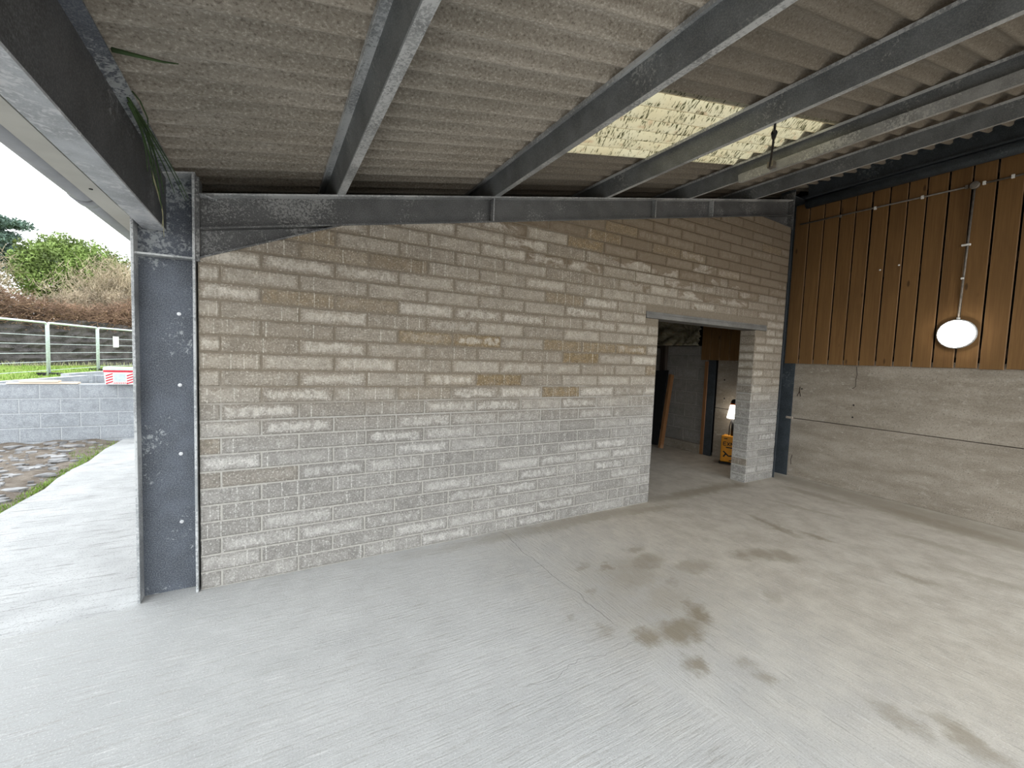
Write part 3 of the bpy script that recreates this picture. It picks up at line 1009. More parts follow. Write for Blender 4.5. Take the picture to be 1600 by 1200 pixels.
mb.tube([(XW + .004, -.08, 1.24), (XW + .004, -.055, 1.17)], .005, 5)
mb.tube([(XW, -.055, .31), (XW, -.04, .24), (XW, -.05, .17)], .006, 5)
mb.build('crack', M['timber_dark'], wr_)
mb = MB()
mb.box(XW - .03, XW + .0, -.03, .06, .835, .868)
mb.build('mortar_lip', M['panel'], wr_, bevel=.004)
BY = [.145, -.045, -.232, -.415, -.593, -.761, -.934, -1.106, -1.277, -1.458, -1.641, -1.823, -2.016]
while BY[-1] > -4.9:
    BY.append(BY[-1] - .178 + random.uniform(-.006, .006))
for i in range(len(BY) - 1):
    mb = MB()
    d = random.uniform(0, .004)
    lean = random.uniform(-.004, .004)
    y1, y0 = BY[i] - .009, BY[i + 1] + .009
    zb = 1.640 + random.uniform(-.004, .004)
    mb.raw([(XW - .024 - d, y0, zb), (XW - d, y0, zb), (XW - d, y1, zb), (XW - .024 - d, y1, zb),
            (XW - .024 - d, y0 + lean, 3.90), (XW - d, y0 + lean, 3.90), (XW - d, y1 + lean, 3.90), (XW - .024 - d, y1 + lean, 3.90)],
           [(0, 1, 2, 3), (7, 6, 5, 4), (0, 4, 5, 1), (1, 5, 6, 2), (2, 6, 7, 3), (3, 7, 4, 0)])
    mb.build('cladding_board', M['board'], wr_, bevel=.003)
mb = MB()
for z in (1.76, 2.75, 3.70):
    mb.box(XW + .004, XW + .06, -5.0, 0.0, z, z + .10)
mb.build('cladding_rail', M['timber_dark'], wr_)
mb = MB()
mb.box(XW + .30, XW + .33, -5.0, 4.7, 0, 4.3)  # added unseen sheet, keeps the gaps between the boards dark
mb.build('added_dark_sheet', M['dark_void'], wr_)

# ------------------------------------------------------------------ lamp, conduit
LY, LZ = -1.64, 2.015
bl = empty('bulkhead_light', (XW - .026, LY, LZ))
tag(bl, 'lit round white bulkhead lamp on the timber boards', 'lamp')
R_ = Matrix.Translation((XW - .0285, LY, LZ)) @ Matrix.Rotation(-math.pi / 2, 4, 'Y')
mb = MB()
mb.lathe([(.155, 0), (.160, .012), (.160, .038), (.150, .046), (.140, .046)], 48, R_)
mb.build('base', M['steel_edge'], bl, smooth=False)
mb = MB()
mb.lathe([(.143, .040), (.145, .056), (.132, .072), (.10, .082), (.05, .087), (.005, .088)], 48, R_)
mb.build('diffuser', M['lamp'], bl, smooth=True)
XC = XW - .040
cn = empty('conduit', (XC, -1, 3.61))
tag(cn, 'thin grey conduit running level across the top of the boards', 'pipe')
mb = MB()
mb.tube([(XC, .06, 3.62), (XC, -1.60, 3.605)], .010, 8)
mb.tube([(XC, -1.72, 3.605), (XC, -4.8, 3.60)], .010, 8)
mb.build('pipe', M['conduit'], cn, smooth=True)
for yy in (-.43, -.80, -1.24, -1.60, -1.73, -1.93, -2.6, -3.3):
    mb = MB()
    mb.box(XC - .014, XC + .012, yy - .012, yy + .012, 3.588, 3.625)
    mb.build('saddle_clip', M['clip'] if yy in (-1.24, -1.73, -1.93, -.8) else M['conduit'], cn, bevel=.003)
cn = empty('conduit', (XC, LY, 3.0))
tag(cn, 'thin grey conduit dropping from the junction box to the round lamp', 'pipe')
mb = MB()
mb.tube([(XC, LY - .02, 3.565), (XC, LY, 2.165)], .010, 8)
mb.build('pipe', M['conduit'], cn, smooth=True)
for zz in (2.98, 2.62, 2.185):
    mb = MB()
    mb.box(XC - .013, XC + .012, LY - (.035 if zz > 2.9 else .013), LY + (.035 if zz > 2.9 else .013), zz - .010, zz + .010)
    mb.build('saddle_clip', M['clip'], cn, bevel=.003)
mb = MB()
mb.lathe([(.038, 0), (.040, .004), (.040, .030), (.034, .036), (.004, .038)], 20, Matrix.Translation((XC + .012, -1.66, 3.605)) @ Matrix.Rotation(-math.pi / 2, 4, 'Y'))
tag(mb.build('junction_box', M['conduit'], smooth=False), 'small round grey junction box where the two conduits meet', 'junction box')
for k, (yy, zz) in enumerate([(-.90, 2.83), (-1.08, 2.86)]):
    mb = MB()
    mb.lathe([(.010, 0), (.010, .004), (.003, .007)], 10, Matrix.Translation((XW - .027, yy, zz)) @ Matrix.Rotation(-math.pi / 2, 4, 'Y'))
    tag(mb.build('nail_head', M['clip']), ['bright nail head left of another on the middle of the boards', 'bright nail head right of another on the middle of the boards'][k], 'nail')

# trunking below the fourth purlin and the hanging cable
tx = 4.44
mb = MB()
T = Matrix.Translation((tx, 0, roofz(tx))) @ Matrix.Rotation(-math.atan(SL), 4, 'Y')
def tbox(mb, u0, u1, v0, v1, y0, y1):
    q = [T @ Vector((u, 0, v)) for u, v in ((u0, v0), (u1, v0), (u1, v1), (u0, v1))]
    mb.prism([(k.x, k.z) for k in q], y0, y1)
tk = empty('cable_trunking', (tx, -2, roofz(tx)))
tag(tk, 'galvanised cable trunking under the fourth roof purlin', 'trunking')
tbox(mb, -.045, .018, -.034, .040, -4.0, -.62)
mb.build('channel', M['trunk'], tk, bevel=.003)
mb = MB()
tbox(mb, -.049, -.045, -.036, .042, -4.0, -.64)
mb.build('cover', M['trunk'], tk)
cb = empty('hanging_cable', (3.8, -1.3, 3.25))
tag(cb, 'black cable slung between the third and fourth purlins below the rooflight', 'cable')
mb = MB()
mb.tube([(3.262, -1.600, 3.215), (3.30, -1.575, 3.165), (3.36, -1.54, 3.185), (3.70, -1.34, 3.262), (4.05, -1.13, 3.335), (4.36, -.94, 3.405)], .008, 6)
mb.build('wire', M['cable'], cb, smooth=True)
mb = MB()
mb.tube([(3.42, -1.505, 3.20), (3.53, -1.44, 3.225)], .020, 10, .014)
mb.build('connector', M['cable'], cb, smooth=True)
mb = MB()
mb.box(4.335, 4.392, -.985, -.93, 3.395, 3.45)
mb.build('end_block', M['conduit'], cb, bevel=.004)

# ------------------------------------------------------------------ the next bay seen through the doorway
mb = MB()
mb.box(-.28, -.20, .22, 4.6, 0, 2.62)
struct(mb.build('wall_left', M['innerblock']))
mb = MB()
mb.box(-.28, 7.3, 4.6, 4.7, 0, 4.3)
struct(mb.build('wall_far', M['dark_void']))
fr = struct(empty('wall_inner', (XW, 2, 0)))
mb = MB()
mb.box(XW, XW + .12, .215, 1.215, 0, .843)
mb.build('concrete_panel', M['panel'], fr, bevel=.005)
mb = MB()
mb.box(XW + .003, XW + .12, .215, 1.215, .850, 1.70)
mb.build('concrete_panel', M['panel'], fr, bevel=.005)
mb = MB()
for (yy, zz) in ((1.08, 1.33), (1.06, 1.02), (1.09, .80), (1.10, .43), (1.10, .07)):
    mb.tube([(XW + .002, yy, zz), (XW + .005, yy, zz)], .013, 10)
mb.build('bolt_socket', M['black'], fr)
yy = 1.51
i = 0
while yy > .30:
    mb = MB()
    d = random.uniform(0, .004)
    mb.box(XW - .052 - d, XW - .028 - d, yy - .160, yy, 1.655, 3.85)
    mb.build('cladding_board', M['board'], fr, bevel=.003)
    yy -= .176
mb = MB()
mb.box(XW + .006, XW + .12, 1.44, 4.6, .17, 1.90, 1)
lay(mb, (XW, 4.6, .17), (0, -1, 0), (-1, 0, 0), 3.16, 0, 1.73, .225, .45, [.08, .305], .011, .006, None, None, 12)
mb.build('block_infill', [M['innerblock'], M['inner_mortar']], fr, recalc=False)
mb = MB()
mb.box(XW - .05, XW + .12, 1.44, 4.6, 0, .165)
mb.build('concrete_kerb', M['panel'], fr, bevel=.006)
ip = empty('steel_post', (6.96, 1.33, 0))
tag(ip, 'dark steel post beyond the doorway between concrete panels and grey blocks', 'column')
mb = MB()
mb.box(6.966, 6.978, 1.235, 1.375, 0, 4.0)
mb.build('flange', M['steel_black'], ip)
mb = MB()
mb.box(6.978, 7.10, 1.30, 1.31, 0, 4.0)
mb.build('web', M['steel_black'], ip)
mb = MB()
mb.box(6.955, 6.985, 1.378, 1.436, 0, 1.63)
mb.build('timber_strip', M['plank_old'], ip)
# crumpled tarpaulin above the blocks
ny_, nz_ = 70, 34
vs = []
for j in range(nz_):
    for i in range(ny_):
        y = 1.53 + 1.9 * i / (ny_ - 1)
        z = 1.905 + 1.05 * j / (nz_ - 1)
        dy, dz = y - 1.95, z - 2.10
        a = math.atan2(dz, dy + .25)
        rr_ = math.hypot(dz, dy)
        d = .075 * math.sin(a * 9 + rr_ * 2.5) * min(1, rr_ * 3) + .02 * math.sin(y * 17 + z * 9)
        vs.append((XW - .05 - abs(d), y, z))
mb = MB()
mb.raw(vs, [(j * ny_ + i, j * ny_ + i + 1, (j + 1) * ny_ + i + 1, (j + 1) * ny_ + i) for j in range(nz_ - 1) for i in range(ny_ - 1)])
o = mb.build('tarpaulin', M['tarp'], smooth=True)
sol = o.modifiers.new('solid', 'SOLIDIFY')
sol.thickness = .006
tag(o, 'crumpled olive tarpaulin hung above the grey blocks beyond the doorway', 'tarpaulin')
# leaning plank, black sheet, dark uprights
def bar(mb, a, b, wx, wy):
    a, b = Vector(a), Vector(b)
    d = (b - a).normalized()
    s1 = Vector((0, 1, 0))
    s1 = (s1 - d * s1.dot(d)).normalized()
    s2 = d.cross(s1)
    vs = [p + s1 * (sy * wy / 2) + s2 * (sx_ * wx / 2) for p in (a, b) for sx_, sy in ((-1, -1), (1, -1), (1, 1), (-1, 1))]
    mb.raw(vs, [(0, 1, 2, 3), (7, 6, 5, 4), (0, 4, 5, 1), (1, 5, 6, 2), (2, 6, 7, 3), (3, 7, 4, 0)])
mb = MB()
bar(mb, (6.62, 2.00, .012), (6.92, 2.10, 1.36), .085, .05)
tag(mb.build('leaning_plank', M['plank_old']), 'reddish brown plank leaning on the wall beyond the doorway', 'plank')
mb = MB()
bar(mb, (6.60, 2.69, .012), (6.88, 2.78, 1.40), .03, 1.25)
tag(mb.build('leaning_sheet', M['blackboard']), 'black sheet leaning behind the brown plank beyond the doorway', 'board')
mb = MB()
mb.box(6.90, 6.965, 2.24, 2.37, .30, 1.98)
mb.box(6.90, 6.965, 2.37, 3.2, 1.86, 1.95)
tag(mb.build('timber_support', M['timber_dark'], bevel=.004), 'dark timber upright with crossbar behind the leaning black sheet', 'frame')
mb = MB()
mb.tube([(6.45, 2.24, .004), (6.55, 2.30, .50)], .022, 10)
tag(mb.build('grey_pipe', M['conduit'], smooth=True), 'short grey pipe leaning in front of the black sheet', 'pipe')

# site lamp on yellow base
LX, LYs = 6.800, .772
rz = math.radians(-70)
sl_ = empty('site_light', (LX, LYs, 0), rz)
tag(sl_, 'yellow site light with lit white shade standing half behind the pier', 'lamp')
W = Matrix.Translation((LX, LYs, 0)) @ Matrix.Rotation(rz, 4, 'Z')
mb = MB()
mb.box(-.125, .125, -.095, .095, .035, .455, 0, W)
mb.build('battery_case', M['yellow'], sl_, bevel=.02)
mb = MB()
mb.box(-.135, .135, -.105, .105, .0, .035, 0, W)
mb.build('foot', M['black'], sl_, bevel=.008)
mb = MB()
mb.tube([W @ Vector((.02, 0, .455)), W @ Vector((.02, 0, .74))], .030, 14)
mb.build('pole', M['black'], sl_, smooth=True)
mb = MB()
mb.tube([W @ Vector((-.035, .0, .455)), W @ Vector((-.035, 0, .60)), W @ Vector((-.005, 0, .74))], .008, 8)
mb.build('cable', M['black'], sl_, smooth=True)
mb = MB()
mb.lathe([(.100, .735), (.103, .742), (.066, .940), (.056, .950)], 28, W @ Matrix.Translation((.02, 0, 0)))
mb.build('shade', M['sitelamp'], sl_, smooth=False)
mb = MB()
mb.lathe([(.060, .951), (.062, .968), (.055, .976)], 28, W @ Matrix.Translation((.02, 0, 0)))
mb.build('orange_ring', M['orange'], sl_)
mb = MB()
mb.lathe([(.056, .977), (.058, 1.00), (.045, 1.03), (.02, 1.04)], 24, W @ Matrix.Translation((.02, 0, 0)))
mb.build('cap', M['black'], sl_)
# worn dark print on the case front: a row of blocky letters, a small row, an arrow-like mark
mb = MB()
def stroke(x0, z0, x1, z1, t=.011):
    d = Vector((x1 - x0, 0, z1 - z0))
    n = Vector((-d.z, 0, d.x)).normalized() * t / 2
    pts = [Vector((x0, 0, z0)) + n, Vector((x1, 0, z1)) + n, Vector((x1, 0, z1)) - n, Vector((x0, 0, z0)) - n]
    lo = [W @ (p + Vector((0, -.0955, 0))) for p in pts]
    hi = [W @ (p + Vector((0, -.0975, 0))) for p in pts]
    mb.raw(lo + hi, [(0, 1, 2, 3), (7, 6, 5, 4), (0, 4, 5, 1), (1, 5, 6, 2), (2, 6, 7, 3), (3, 7, 4, 0)])
def letter(kind, x, z, w_, h_):
    S = {'E': [(0, 0, 0, 1), (0, 1, 1, 1), (0, .5, .8, .5), (0, 0, 1, 0)], 'X': [(0, 0, 1, 1), (0, 1, 1, 0)], 'M': [(0, 0, 0, 1), (0, 1, .5, .4), (.5, .4, 1, 1), (1, 1, 1, 0)],
         'Y': [(0, 1, .5, .5), (1, 1, .5, .5), (.5, .5, .5, 0)]}[kind]
    for a in S:
        stroke(x + a[0] * w_, z + a[1] * h_, x + a[2] * w_, z + a[3] * h_, max(.008, w_ * .26))
case = bpy.data.objects['battery_case']
for k, ch in enumerate('EXM'):
    mb = MB()
    letter(ch, -.085 + k * .055, .300, .040, .055)
    mb.build('printed_letter', M['black'], case)
mb = MB()
for k in range(3):
    stroke(-.045 + k * .03, .270, -.012 + k * .03, .270, .016)
mb.build('printed_line', M['black'], case)
mb = MB()
stroke(-.08, .205, .0, .135, .020)
stroke(.0, .135, .07, .150, .020)
stroke(-.04, .17, -.075, .115, .022)
mb.build('printed_mark', M['black'], case)
for a in ((.01, .065, .055, .065, .016), (-.08, .41, -.03, .41, .014)):
    mb = MB()
    stroke(*a)
    mb.build('printed_line', M['black'], case)

# ------------------------------------------------------------------ outside: block footings
def blockrun(name, a, b, z0, z1, label, seed, thick=.14, both=True, offs=(.05, .275)):
    a, b = Vector((*a, 0)), Vector((*b, 0))
    d = (b - a)
    L = d.length
    d.normalize()
    n = Vector((d.y, -d.x, 0))
    mb = MB()
    pts = [a - n * .004, b - n * .004, b - n * thick, a - n * thick]
    mb.raw([(p.x, p.y, z) for z in (z0, z1 - .002) for p in pts], [(3, 2, 1, 0), (4, 5, 6, 7), (0, 1, 5, 4), (1, 2, 6, 5), (2, 3, 7, 6), (3, 0, 4, 7)], 1)
    lay(mb, (a.x, a.y, 0), d, n, L, z0, z1, .225, .45, list(offs), .011, .004, [(.0, .60, .8)] if seed == 21 else None, None, seed)
    a2, b2 = b - n * (thick + .0), a - n * thick
    lay(mb, (b2.x if 0 else b.x - n.x * thick, b.y - n.y * thick, 0), -d, -n, L, z0, z1, .225, .45, list(offs), .011, .004, None, None, seed + 50)
    o = mb.build(name, [M['greyblock'], M['pale_mortar']], recalc=False)
    return tag(o, label, 'wall')
blockrun('block_wall', (-5.17, 5.9), (-.60, 5.9), -.225, .90, 'low grey block wall with planks on top outside, left of the column', 21, .14, True, (.245, .02))
blockrun('block_footing', (-2.72, 8.30), (-.50, 8.30), -.15, .90, 'shorter grey block wall behind the low front wall outside', 33)
blockrun('block_footing', (-3.35, 6.06), (-2.76, 8.30), -.15, .90, 'grey block return wall running back from the low front wall', 35)
blockrun('block_footing', (-2.55, 10.4), (-.3, 10.4), -.15, .93, 'farthest low grey block wall, in front of the mesh fence', 37)
blockrun('block_footing', (-3.1, 8.46), (-2.6, 10.4), -.15, .92, 'far grey block return wall in front of the mesh fence', 39)

mb = MB()
mb.box(-3.02, -2.24, 5.89, 6.01, .902, .928)
tag(mb.build('timber_plank', M['plank_pale'], bevel=.003), 'longer pale plank lying on the low grey block wall', 'plank', 'planks on the block wall')
mb = MB()
mb.box(-2.88, -2.46, 5.88, 6.0, .930, .957)
tag(mb.build('timber_plank', M['plank_pale'], bevel=.003), 'shorter pale plank on top of the longer one on the block wall', 'plank', 'planks on the block wall')

# striped tub on the wall
tb_ = empty('material_tub', (-1.72, 5.90, .90))
tag(tb_, 'red and white striped tub with pale lid standing on the block wall', 'tub')
def rrect(hw, hd_, rad, n=6):
    out = []
    for cx, cy, a0 in ((hw - rad, hd_ - rad, 0), (-hw + rad, hd_ - rad, 90), (-hw + rad, -hd_ + rad, 180), (hw - rad, -hd_ + rad, 270)):
        for k in range(n + 1):
            t = math.radians(a0 + 90 * k / n)
            out.append((cx + rad * math.cos(t), cy + rad * math.sin(t)))
    return out
def loft(mb, secs, cx, cy, mi=0):
    n = len(secs[0][0])
    vs = [(cx + x, cy + y, z) for poly, z in secs for x, y in poly]
    fs = [tuple(range(n - 1, -1, -1)), tuple((len(secs) - 1) * n + k for k in range(n))]
    for s in range(len(secs) - 1):
        for k in range(n):
            k2 = (k + 1) % n
            fs.append((s * n + k, s * n + k2, (s + 1) * n + k2, (s + 1) * n + k))
    mb.raw(vs, fs, mi)
mb = MB()
loft(mb, [(rrect(.192, .132, .05), .902), (rrect(.205, .145, .05), 1.125)], -1.72, 5.93)
tbody = mb.build('tub_body', M['white'], tb_)
mb = MB()
loft(mb, [(rrect(.208, .148, .05), 1.100), (rrect(.209, .149, .05), 1.132)], -1.72, 5.93)
mb.build('red_band', M['red'], tb_)
mb = MB()
loft(mb, [(rrect(.211, .151, .05), 1.132), (rrect(.211, .151, .05), 1.162), (rrect(.205, .145, .045), 1.178)], -1.72, 5.93)
mb.build('lid', M['lid'], tb_)
mb = MB()
def fy(z):
    return 5.93 - (.132 + .013 * (z - .902) / .223) - .002
for k in range(5):
    zc = .905 + k * .042
    for (xa, xb) in ((-1.890, -1.805), (-1.635, -1.550)):
        z0, z1 = zc, zc + .020
        dz = .035
        if z1 + dz > 1.10:
            continue
        q = [(xa, fy(z0), z0), (xb, fy(z0 + dz), z0 + dz), (xb, fy(z1 + dz), z1 + dz), (xa, fy(z1), z1)]
        mb.raw(q + [(x, y + .003, z) for x, y, z in q], [(0, 1, 2, 3), (7, 6, 5, 4), (0, 4, 5, 1), (1, 5, 6, 2), (2, 6, 7, 3), (3, 7, 4, 0)])
for k in range(8):
    xa = -1.80 + k * .022
    q = [(xa, fy(.912), .912), (xa + .010, fy(.912), .912), (xa + .020, fy(.935), .935), (xa + .010, fy(.935), .935)]
    mb.raw(q + [(x, y + .003, z) for x, y, z in q], [(0, 1, 2, 3), (7, 6, 5, 4), (0, 4, 5, 1), (1, 5, 6, 2), (2, 6, 7, 3), (3, 7, 4, 0)])
mb.build('red_stripes', M['red'], tbody)
mb = MB()
q = [(-1.79, fy(.945), .945), (-1.65, fy(.945), .945), (-1.65, fy(1.075), 1.075), (-1.79, fy(1.075), 1.075)]
mb.raw(q + [(x, y + .003, z) for x, y, z in q], [(0, 1, 2, 3), (7, 6, 5, 4), (0, 4, 5, 1), (1, 5, 6, 2), (2, 6, 7, 3), (3, 7, 4, 0)])
mb.build('label_panel', M['bluelabel'], tbody)

# rubble, slate shards and weeds on the dirt
mb = MB()
for _ in range(900):
    x, y = random.uniform(-5.5, -1.85), random.uniform(1.6, 5.75)
    s = random.choice((.012, .018, .025, .03, .04, .07))
    a = random.random() * 6.28
    n = random.randint(4, 6)
    poly = [(x + s * random.uniform(.7, 1.2) * math.cos(a + k * 6.283 / n) * 1.5, y + s * random.uniform(.7, 1.2) * math.sin(a + k * 6.283 / n)) for k in range(n)]
    z = hd(x, y)
    mb.prism(poly, z - .004, z + random.uniform(.008, .022), 'z')
o = mb.build('rubble', M['slate'])
tag(o, 'loose slate shards and stones strewn on the dirt', 'rubble', None, 'stuff')
def blades(name, n, place, hmin, hmax, wid, m, label, cat):
    mb = MB()
    for _ in range(n):
        x, y, z = place()
        hh = random.uniform(hmin, hmax)
        a = random.random() * 6.283
        lx, ly = random.gauss(0, .35) * hh, random.gauss(0, .35) * hh
        dx, dy = math.cos(a) * wid, math.sin(a) * wid
        mb.raw([(x - dx, y - dy, z), (x + dx, y + dy, z), (x + lx * .4 + dx * .6, y + ly * .4 + dy * .6, z + hh * .6), (x + lx * .4 - dx * .6, y + ly * .4 - dy * .6, z + hh * .6), (x + lx, y + ly, z + hh)],
               [(0, 1, 2, 3), (3, 2, 4)])
    o = mb.build(name, m, recalc=False)
    return tag(o, label, cat, None, 'stuff')
def verge():
    y = random.uniform(1.2, 5.75)
    wd = .10 + .16 * max(0, math.sin(y * 1.3 + .6)) + .25 * max(0, (y - 4.4))
    return (-1.74 - random.random() ** 1.5 * wd, y, -.035)
blades('verge_grass', 2200, verge, .015, .05, .004, M['grass'], 'thin strip of grass along the edge of the concrete apron', 'grass')
def lawnp():
    y = random.uniform(13, 27)
    return (random.uniform(-14, -3.5), y, .215)
blades('lawn_tufts', 5000, lawnp, .05, .16, .02, M['grass'], 'green lawn grass growing behind the block footings', 'grass')

# ------------------------------------------------------------------ mesh fence panels
FP = [(-7.42, 15.6), (-6.93, 19.42), (-6.54, 23.27), (-5.62, 27.0)]
names = ['leftmost mesh fence panel on the grass, cut by the picture edge', 'middle mesh fence panel on the grass between two posts', 'mesh fence panel carrying a white sign, next to the column']
for k in range(3):
    a, b = Vector((*FP[k], .22)), Vector((*FP[k + 1], .22))
    d = (b - a)
    L = d.length
    d.normalize()
    a = a + d * .05
    b = b - d * .05
    L -= .1
    fe = empty('fence_panel', tuple(a))
    tag(fe, names[k], 'fence', 'mesh fence panels')
    H = 2.0
    pts = [a]
    for cx, cz, t0 in ((.10, H - .10, 180), (L - .10, H - .10, 90)):
        for s in range(7):
            t = math.radians(t0 - 90 * s / 6)
            pts.append(a + d * (cx + .10 * math.cos(t)) + Vector((0, 0, cz + .10 * math.sin(t))))
    pts.append(b)
    mb = MB()
    mb.tube(pts, .040 if k else .036, 8)
    mb.build('frame', M['fence_galv'], fe, smooth=True)
    mb = MB()
    for z in (.20, .53, .86, 1.20, 1.52):
        mb.tube([a + d * .02 + Vector((0, 0, z)), b - d * .02 + Vector((0, 0, z))], .009, 5)
    mb.build('mesh_wires', M['fence_galv'], fe)
    mb = MB()
    mb.box(-.32, .32, -.11, .11, -.03, .11, 0, Matrix.Translation(a) @ Matrix.Rotation(math.atan2(d.y, d.x) + math.pi / 2, 4, 'Z'))
    mb.build('foot_block', M['black'], fe)
    if k == 2:
        q = a + d * 1.15 + Vector((0, 0, 1.38))
        mb = MB()
        Wm = Matrix.Translation(q + Vector((.03, -.01, 0))) @ Matrix.Rotation(math.atan2(d.y, d.x), 4, 'Z')
        mb.box(-.22, .22, -.055, -.048, -.26, .26, 0, Wm)
        tag(mb.build('white_sign', M['white']), 'blank white sign fixed to the mesh fence near the column', 'sign')

# ------------------------------------------------------------------ bank, bracken, trees
def bankline(t):
    return (-26 + 30 * t, 20.5 + 17 * t - 3.5 * t * t)
nx, nz = 150, 22
vs = []
for j in range(nz):
    for i in range(nx):
        t = i / (nx - 1)
        x, y = bankline(t)
        v = j / (nz - 1)
        z = -.1 + 2.75 * min(1, v * 1.35)
        back = .55 * v + (2.2 * max(0, v - .74) / .26)
        n_ = .14 * math.sin(x * 5.3 + z * 7.1) * math.sin(z * 9.7 - x * 3.1) + random.uniform(-.07, .07)
        vs.append((x - .42 * (back + n_), y + .85 * (back + n_), z + .12 * math.sin(x * 1.3) * v))
mb = MB()
mb.raw(vs, [(j * nx + i, j * nx + i + 1, (j + 1) * nx + i + 1, (j + 1) * nx + i) for j in range(nz - 1) for i in range(nx - 1)])
tag(mb.build('stone_bank', M['stonebank'], recalc=False), 'long grey stone faced bank behind the mesh fence', 'bank')

def quads(n, centers, size, aspect=1.7):
    c = np.asarray(centers)
    a = rng.normal(size=(n, 3))
    a /= np.linalg.norm(a, axis=1)[:, None]
    b = np.cross(a, rng.normal(size=(n, 3)))
    b /= np.linalg.norm(b, axis=1)[:, None]
    s = size * rng.uniform(.6, 1.3, size=(n, 1))
    a, b = a * s * aspect, b * s
    v = np.stack([c - a, c - b * .8, c + a, c + b * .8], 1).reshape(-1, 3)
    f = np.arange(4 * n).reshape(-1, 4)
    return v.tolist(), f.tolist()
def qmesh(name, v, f, m, parent=None):
    mb = MB()
    mb.raw(v, f)
    return mb.build(name, m, parent, recalc=False)
def segs(p0, p1, rad):
    """thin three-sided twigs between point arrays"""
    n = len(p0)
    d = p1 - p0
    d = d / np.linalg.norm(d, axis=1)[:, None]
    a = np.cross(d, rng.normal(size=(n, 3)))
    a /= np.linalg.norm(a, axis=1)[:, None]
    b = np.cross(d, a)
    rad = np.asarray(rad).reshape(-1, 1)
    ring = [a * math.cos(t) + b * math.sin(t) for t in (0, 2.094, 4.189)]
    v = np.stack([p0 + r_ * rad for r_ in ring] + [p1 + r_ * rad * .5 for r_ in ring], 1).reshape(-1, 3)
    base = np.arange(n)[:, None] * 6
    f = np.concatenate([base + np.array([[0, 1, 4, 3]]), base + np.array([[1, 2, 5, 4]]), base + np.array([[2, 0, 3, 5]])])
    return v.tolist(), f.tolist()
# bracken hedge along the bank top
n = 16000
t = rng.uniform(.12, .98, n)
bx = np.array([bankline(q) for q in t])
back = rng.uniform(.2, 2.6, n)
z = 2.15 + rng.uniform(0, 1, n) ** 1.1 * (1.65 + .35 * np.sin(bx[:, 0] * .9))
p0 = np.stack([bx[:, 0] - .42 * back, bx[:, 1] + .85 * back, z], 1)
p1 = p0 + np.stack([rng.normal(0, .35, n), rng.normal(0, .35, n), rng.uniform(-.15, .5, n)], 1)
v1, f1 = segs(p0, p1, np.full(n, .016))
v2, f2 = quads(n, p0 + rng.normal(0, .12, (n, 3)), .038)
k0 = len(v1)
o = qmesh('bracken_hedge', v1 + v2, f1 + [[i + k0 for i in f] for f in f2], M['bracken'])
tag(o, 'tangled brown dead bracken along the top of the stone bank', 'hedge', None, 'stuff')
# scrub filling the ground behind the bracken
n = 14000
t = rng.uniform(.12, .95, n)
bx = np.array([bankline(q) for q in t])
back = rng.uniform(2.4, 5.5, n)
z = 1.6 + rng.uniform(0, 1, n) * (2.5 + .5 * np.sin(bx[:, 0] * .7))
p0 = np.stack([bx[:, 0] - .42 * back, bx[:, 1] + .85 * back, z], 1)
p1 = p0 + np.stack([rng.normal(0, .3, n), rng.normal(0, .3, n), rng.uniform(0, .6, n)], 1)
v1, f1 = segs(p0, p1, np.full(n, .020))
v2, f2 = quads(n, p0 + rng.normal(0, .15, (n, 3)), .05)
k0 = len(v1)
o = qmesh('scrub_hedge', v1 + v2, f1 + [[i + k0 for i in f] for f in f2], M['scrub'])
tag(o, 'dense tan winter scrub between the bracken and the trees', 'hedge', None, 'stuff')
# weeds at the bank foot
def foot():
    t = random.uniform(.2, .95)
    x, y = bankline(t)
    k = random.uniform(-.9, .1)
    return (x - .42 * k, y + .85 * k, .2)
blades('bank_weeds', 1800, foot, .10, .32, .015, M['dryweed'], 'pale dry weeds along the foot of the stone bank', 'grass')

def crown(n, cx, cy, cz, rx, ry, rz_, shell=.55):
    d = rng.normal(size=(n, 3))
    d /= np.linalg.norm(d, axis=1)[:, None]
    rr_ = rng.uniform(shell, 1.0, n)[:, None] ** .7
    lump = 1 + .16 * np.sin(d[:, :1] * 7 + d[:, 2:] * 5) * np.sin(d[:, 1:2] * 6 + 1)
    return np.array([cx, cy, cz]) + d * rr_ * lump * np.array([rx, ry, rz_])
def branch(mb, p, d, L, r, depth):
    pts = [p]
    q = p.copy()
    for k in range(4):
        d = (d + Vector((random.gauss(0, .12), random.gauss(0, .12), random.gauss(.04, .06)))).normalized()
        q = q + d * (L / 4)
        pts.append(q.copy())
    mb.tube(pts, r, 5 if r > .03 else 3, r * .55, False)
    if depth:
        for k in range(3):
            i = random.randint(2, 4)
            nd = (d + Vector((random.gauss(0, .55), random.gauss(0, .55), random.gauss(.25, .3)))).normalized()
            branch(mb, pts[i], nd, L * random.uniform(.55, .8), r * .5, depth - 1)
# green evergreen
tr = empty('evergreen_tree', (-12.0, 39.5, 1.5))
tag(tr, 'bushy yellow green evergreen tree behind the bracken, left of the column', 'tree')
mb = MB()
mb.tube([(-12.0, 39.5, .5), (-12.1, 39.5, 4), (-12.0, 39.5, 6.5)], .22, 8, .10)
mb.build('trunk', M['bark'], tr)
c1 = np.concatenate([crown(26000, -12.3, 39.6, 6.3, 2.9, 2.6, 2.7), crown(14000, -10.4, 39.2, 5.6, 2.3, 2.2, 2.7)])
v, f = quads(len(c1), c1, .062)
qmesh('foliage', v, f, M['leaf'], tr)
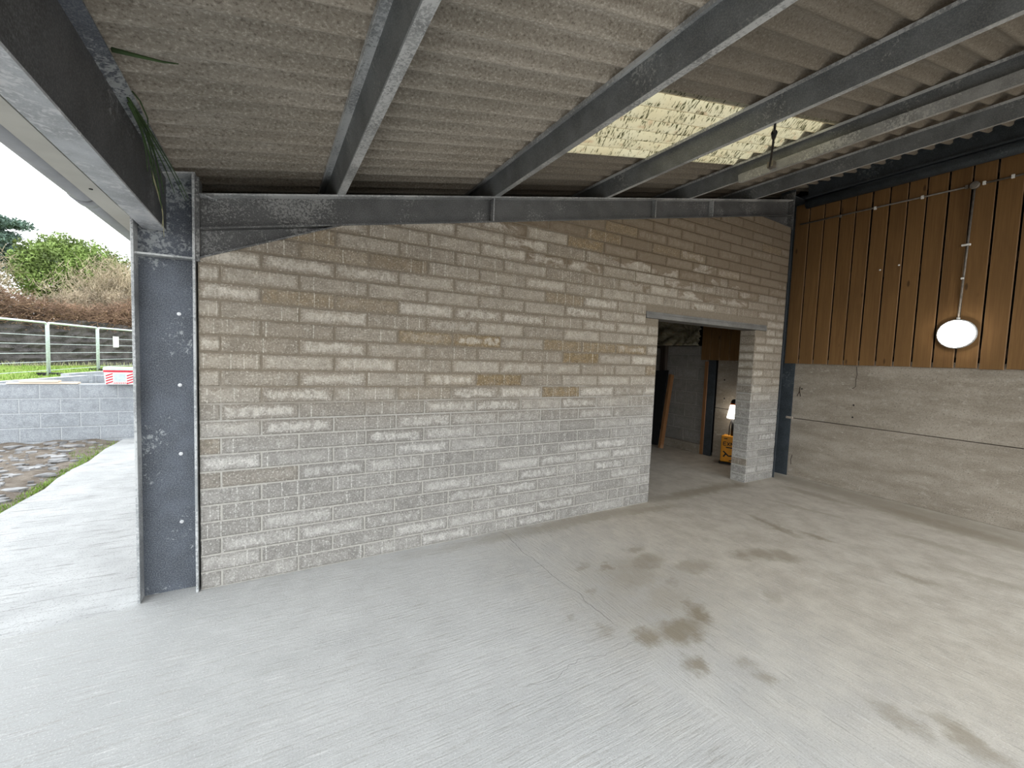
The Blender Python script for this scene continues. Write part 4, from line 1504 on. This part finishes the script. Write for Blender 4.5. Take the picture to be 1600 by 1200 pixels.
# dark pines further left
for (cx, cy, lab, rz_, hz) in ((-24.0, 61, 'dark grey green pine at the far left of the treeline', 4.0, 11.2), (-21.7, 63, 'dark pine between the leftmost pine and the evergreen', 3.2, 9.6)):
    tr = empty('pine_tree', (cx, cy, 0))
    tag(tr, lab, 'tree', 'pines behind the bank')
    mb = MB()
    mb.tube([(cx, cy, 0), (cx + .2, cy, 6), (cx + .1, cy, 12.0)], .28, 8, .08)
    for k in range(12):
        z = 6 + k * .55
        a = k * 2.4
        mb.tube([(cx + .1, cy, z), (cx + math.cos(a) * 2.6, cy + math.sin(a) * 2.6, z + .9)], .07, 5, .02)
    mb.build('trunk', M['bark'], tr)
    cs = []
    for k in range(16):
        a = k * 2.4
        rr_ = rng.uniform(.3, 2.0)
        cs.append(crown(900, cx + math.cos(a) * rr_, cy + math.sin(a) * rr_, hz + rng.uniform(-.5, .5) * rz_ + .3, 1.3, 1.3, .6, .2))
    cs = np.concatenate(cs)
    v, f = quads(len(cs), cs, .075, 2.4)
    qmesh('foliage', v, f, M['pine'], tr)
# bare winter trees
for (cx, cy, hh, lab, nsp) in ((-9.3, 36.5, 4.6, 'bare tan winter tree rising next to the column', 7), (-8.0, 37.5, 4.4, 'bare tan tree partly hidden by the column', 7), (-10.9, 35.6, 3.8, 'pale forked bare tree in front of the evergreen', 4), (-15.6, 37.0, 4.3, 'thin bare tree between the pines and the evergreen', 5), (-17.6, 36.0, 3.4, 'low bare scrub tree left of the evergreen', 5)):
    tr = empty('bare_tree', (cx, cy, 1.5))
    tag(tr, lab, 'tree', 'bare trees behind the bank')
    mb = MB()
    for k in range(nsp):
        d = Vector((random.gauss(0, .28), random.gauss(0, .25), 1)).normalized()
        branch(mb, Vector((cx + random.gauss(0, .35), cy + random.gauss(0, .3), 1.6)), d, hh * .52, .055, 3)
    mb.build('branches', M['bark'] if 'pale' in lab else M['twig'], tr, recalc=False)
    n = 2600 if 'pale' not in lab else 700
    p0 = crown(n, cx, cy, 2.2 + hh * .62, 2.0, 1.6, hh * .55, .1)
    p1 = p0 + np.stack([rng.normal(0, .22, n), rng.normal(0, .22, n), rng.uniform(0, .5, n)], 1)
    v, f = segs(p0, p1, np.full(n, .013))
    qmesh('twigs', v, f, M['twig'], tr)['kind'] = 'stuff'
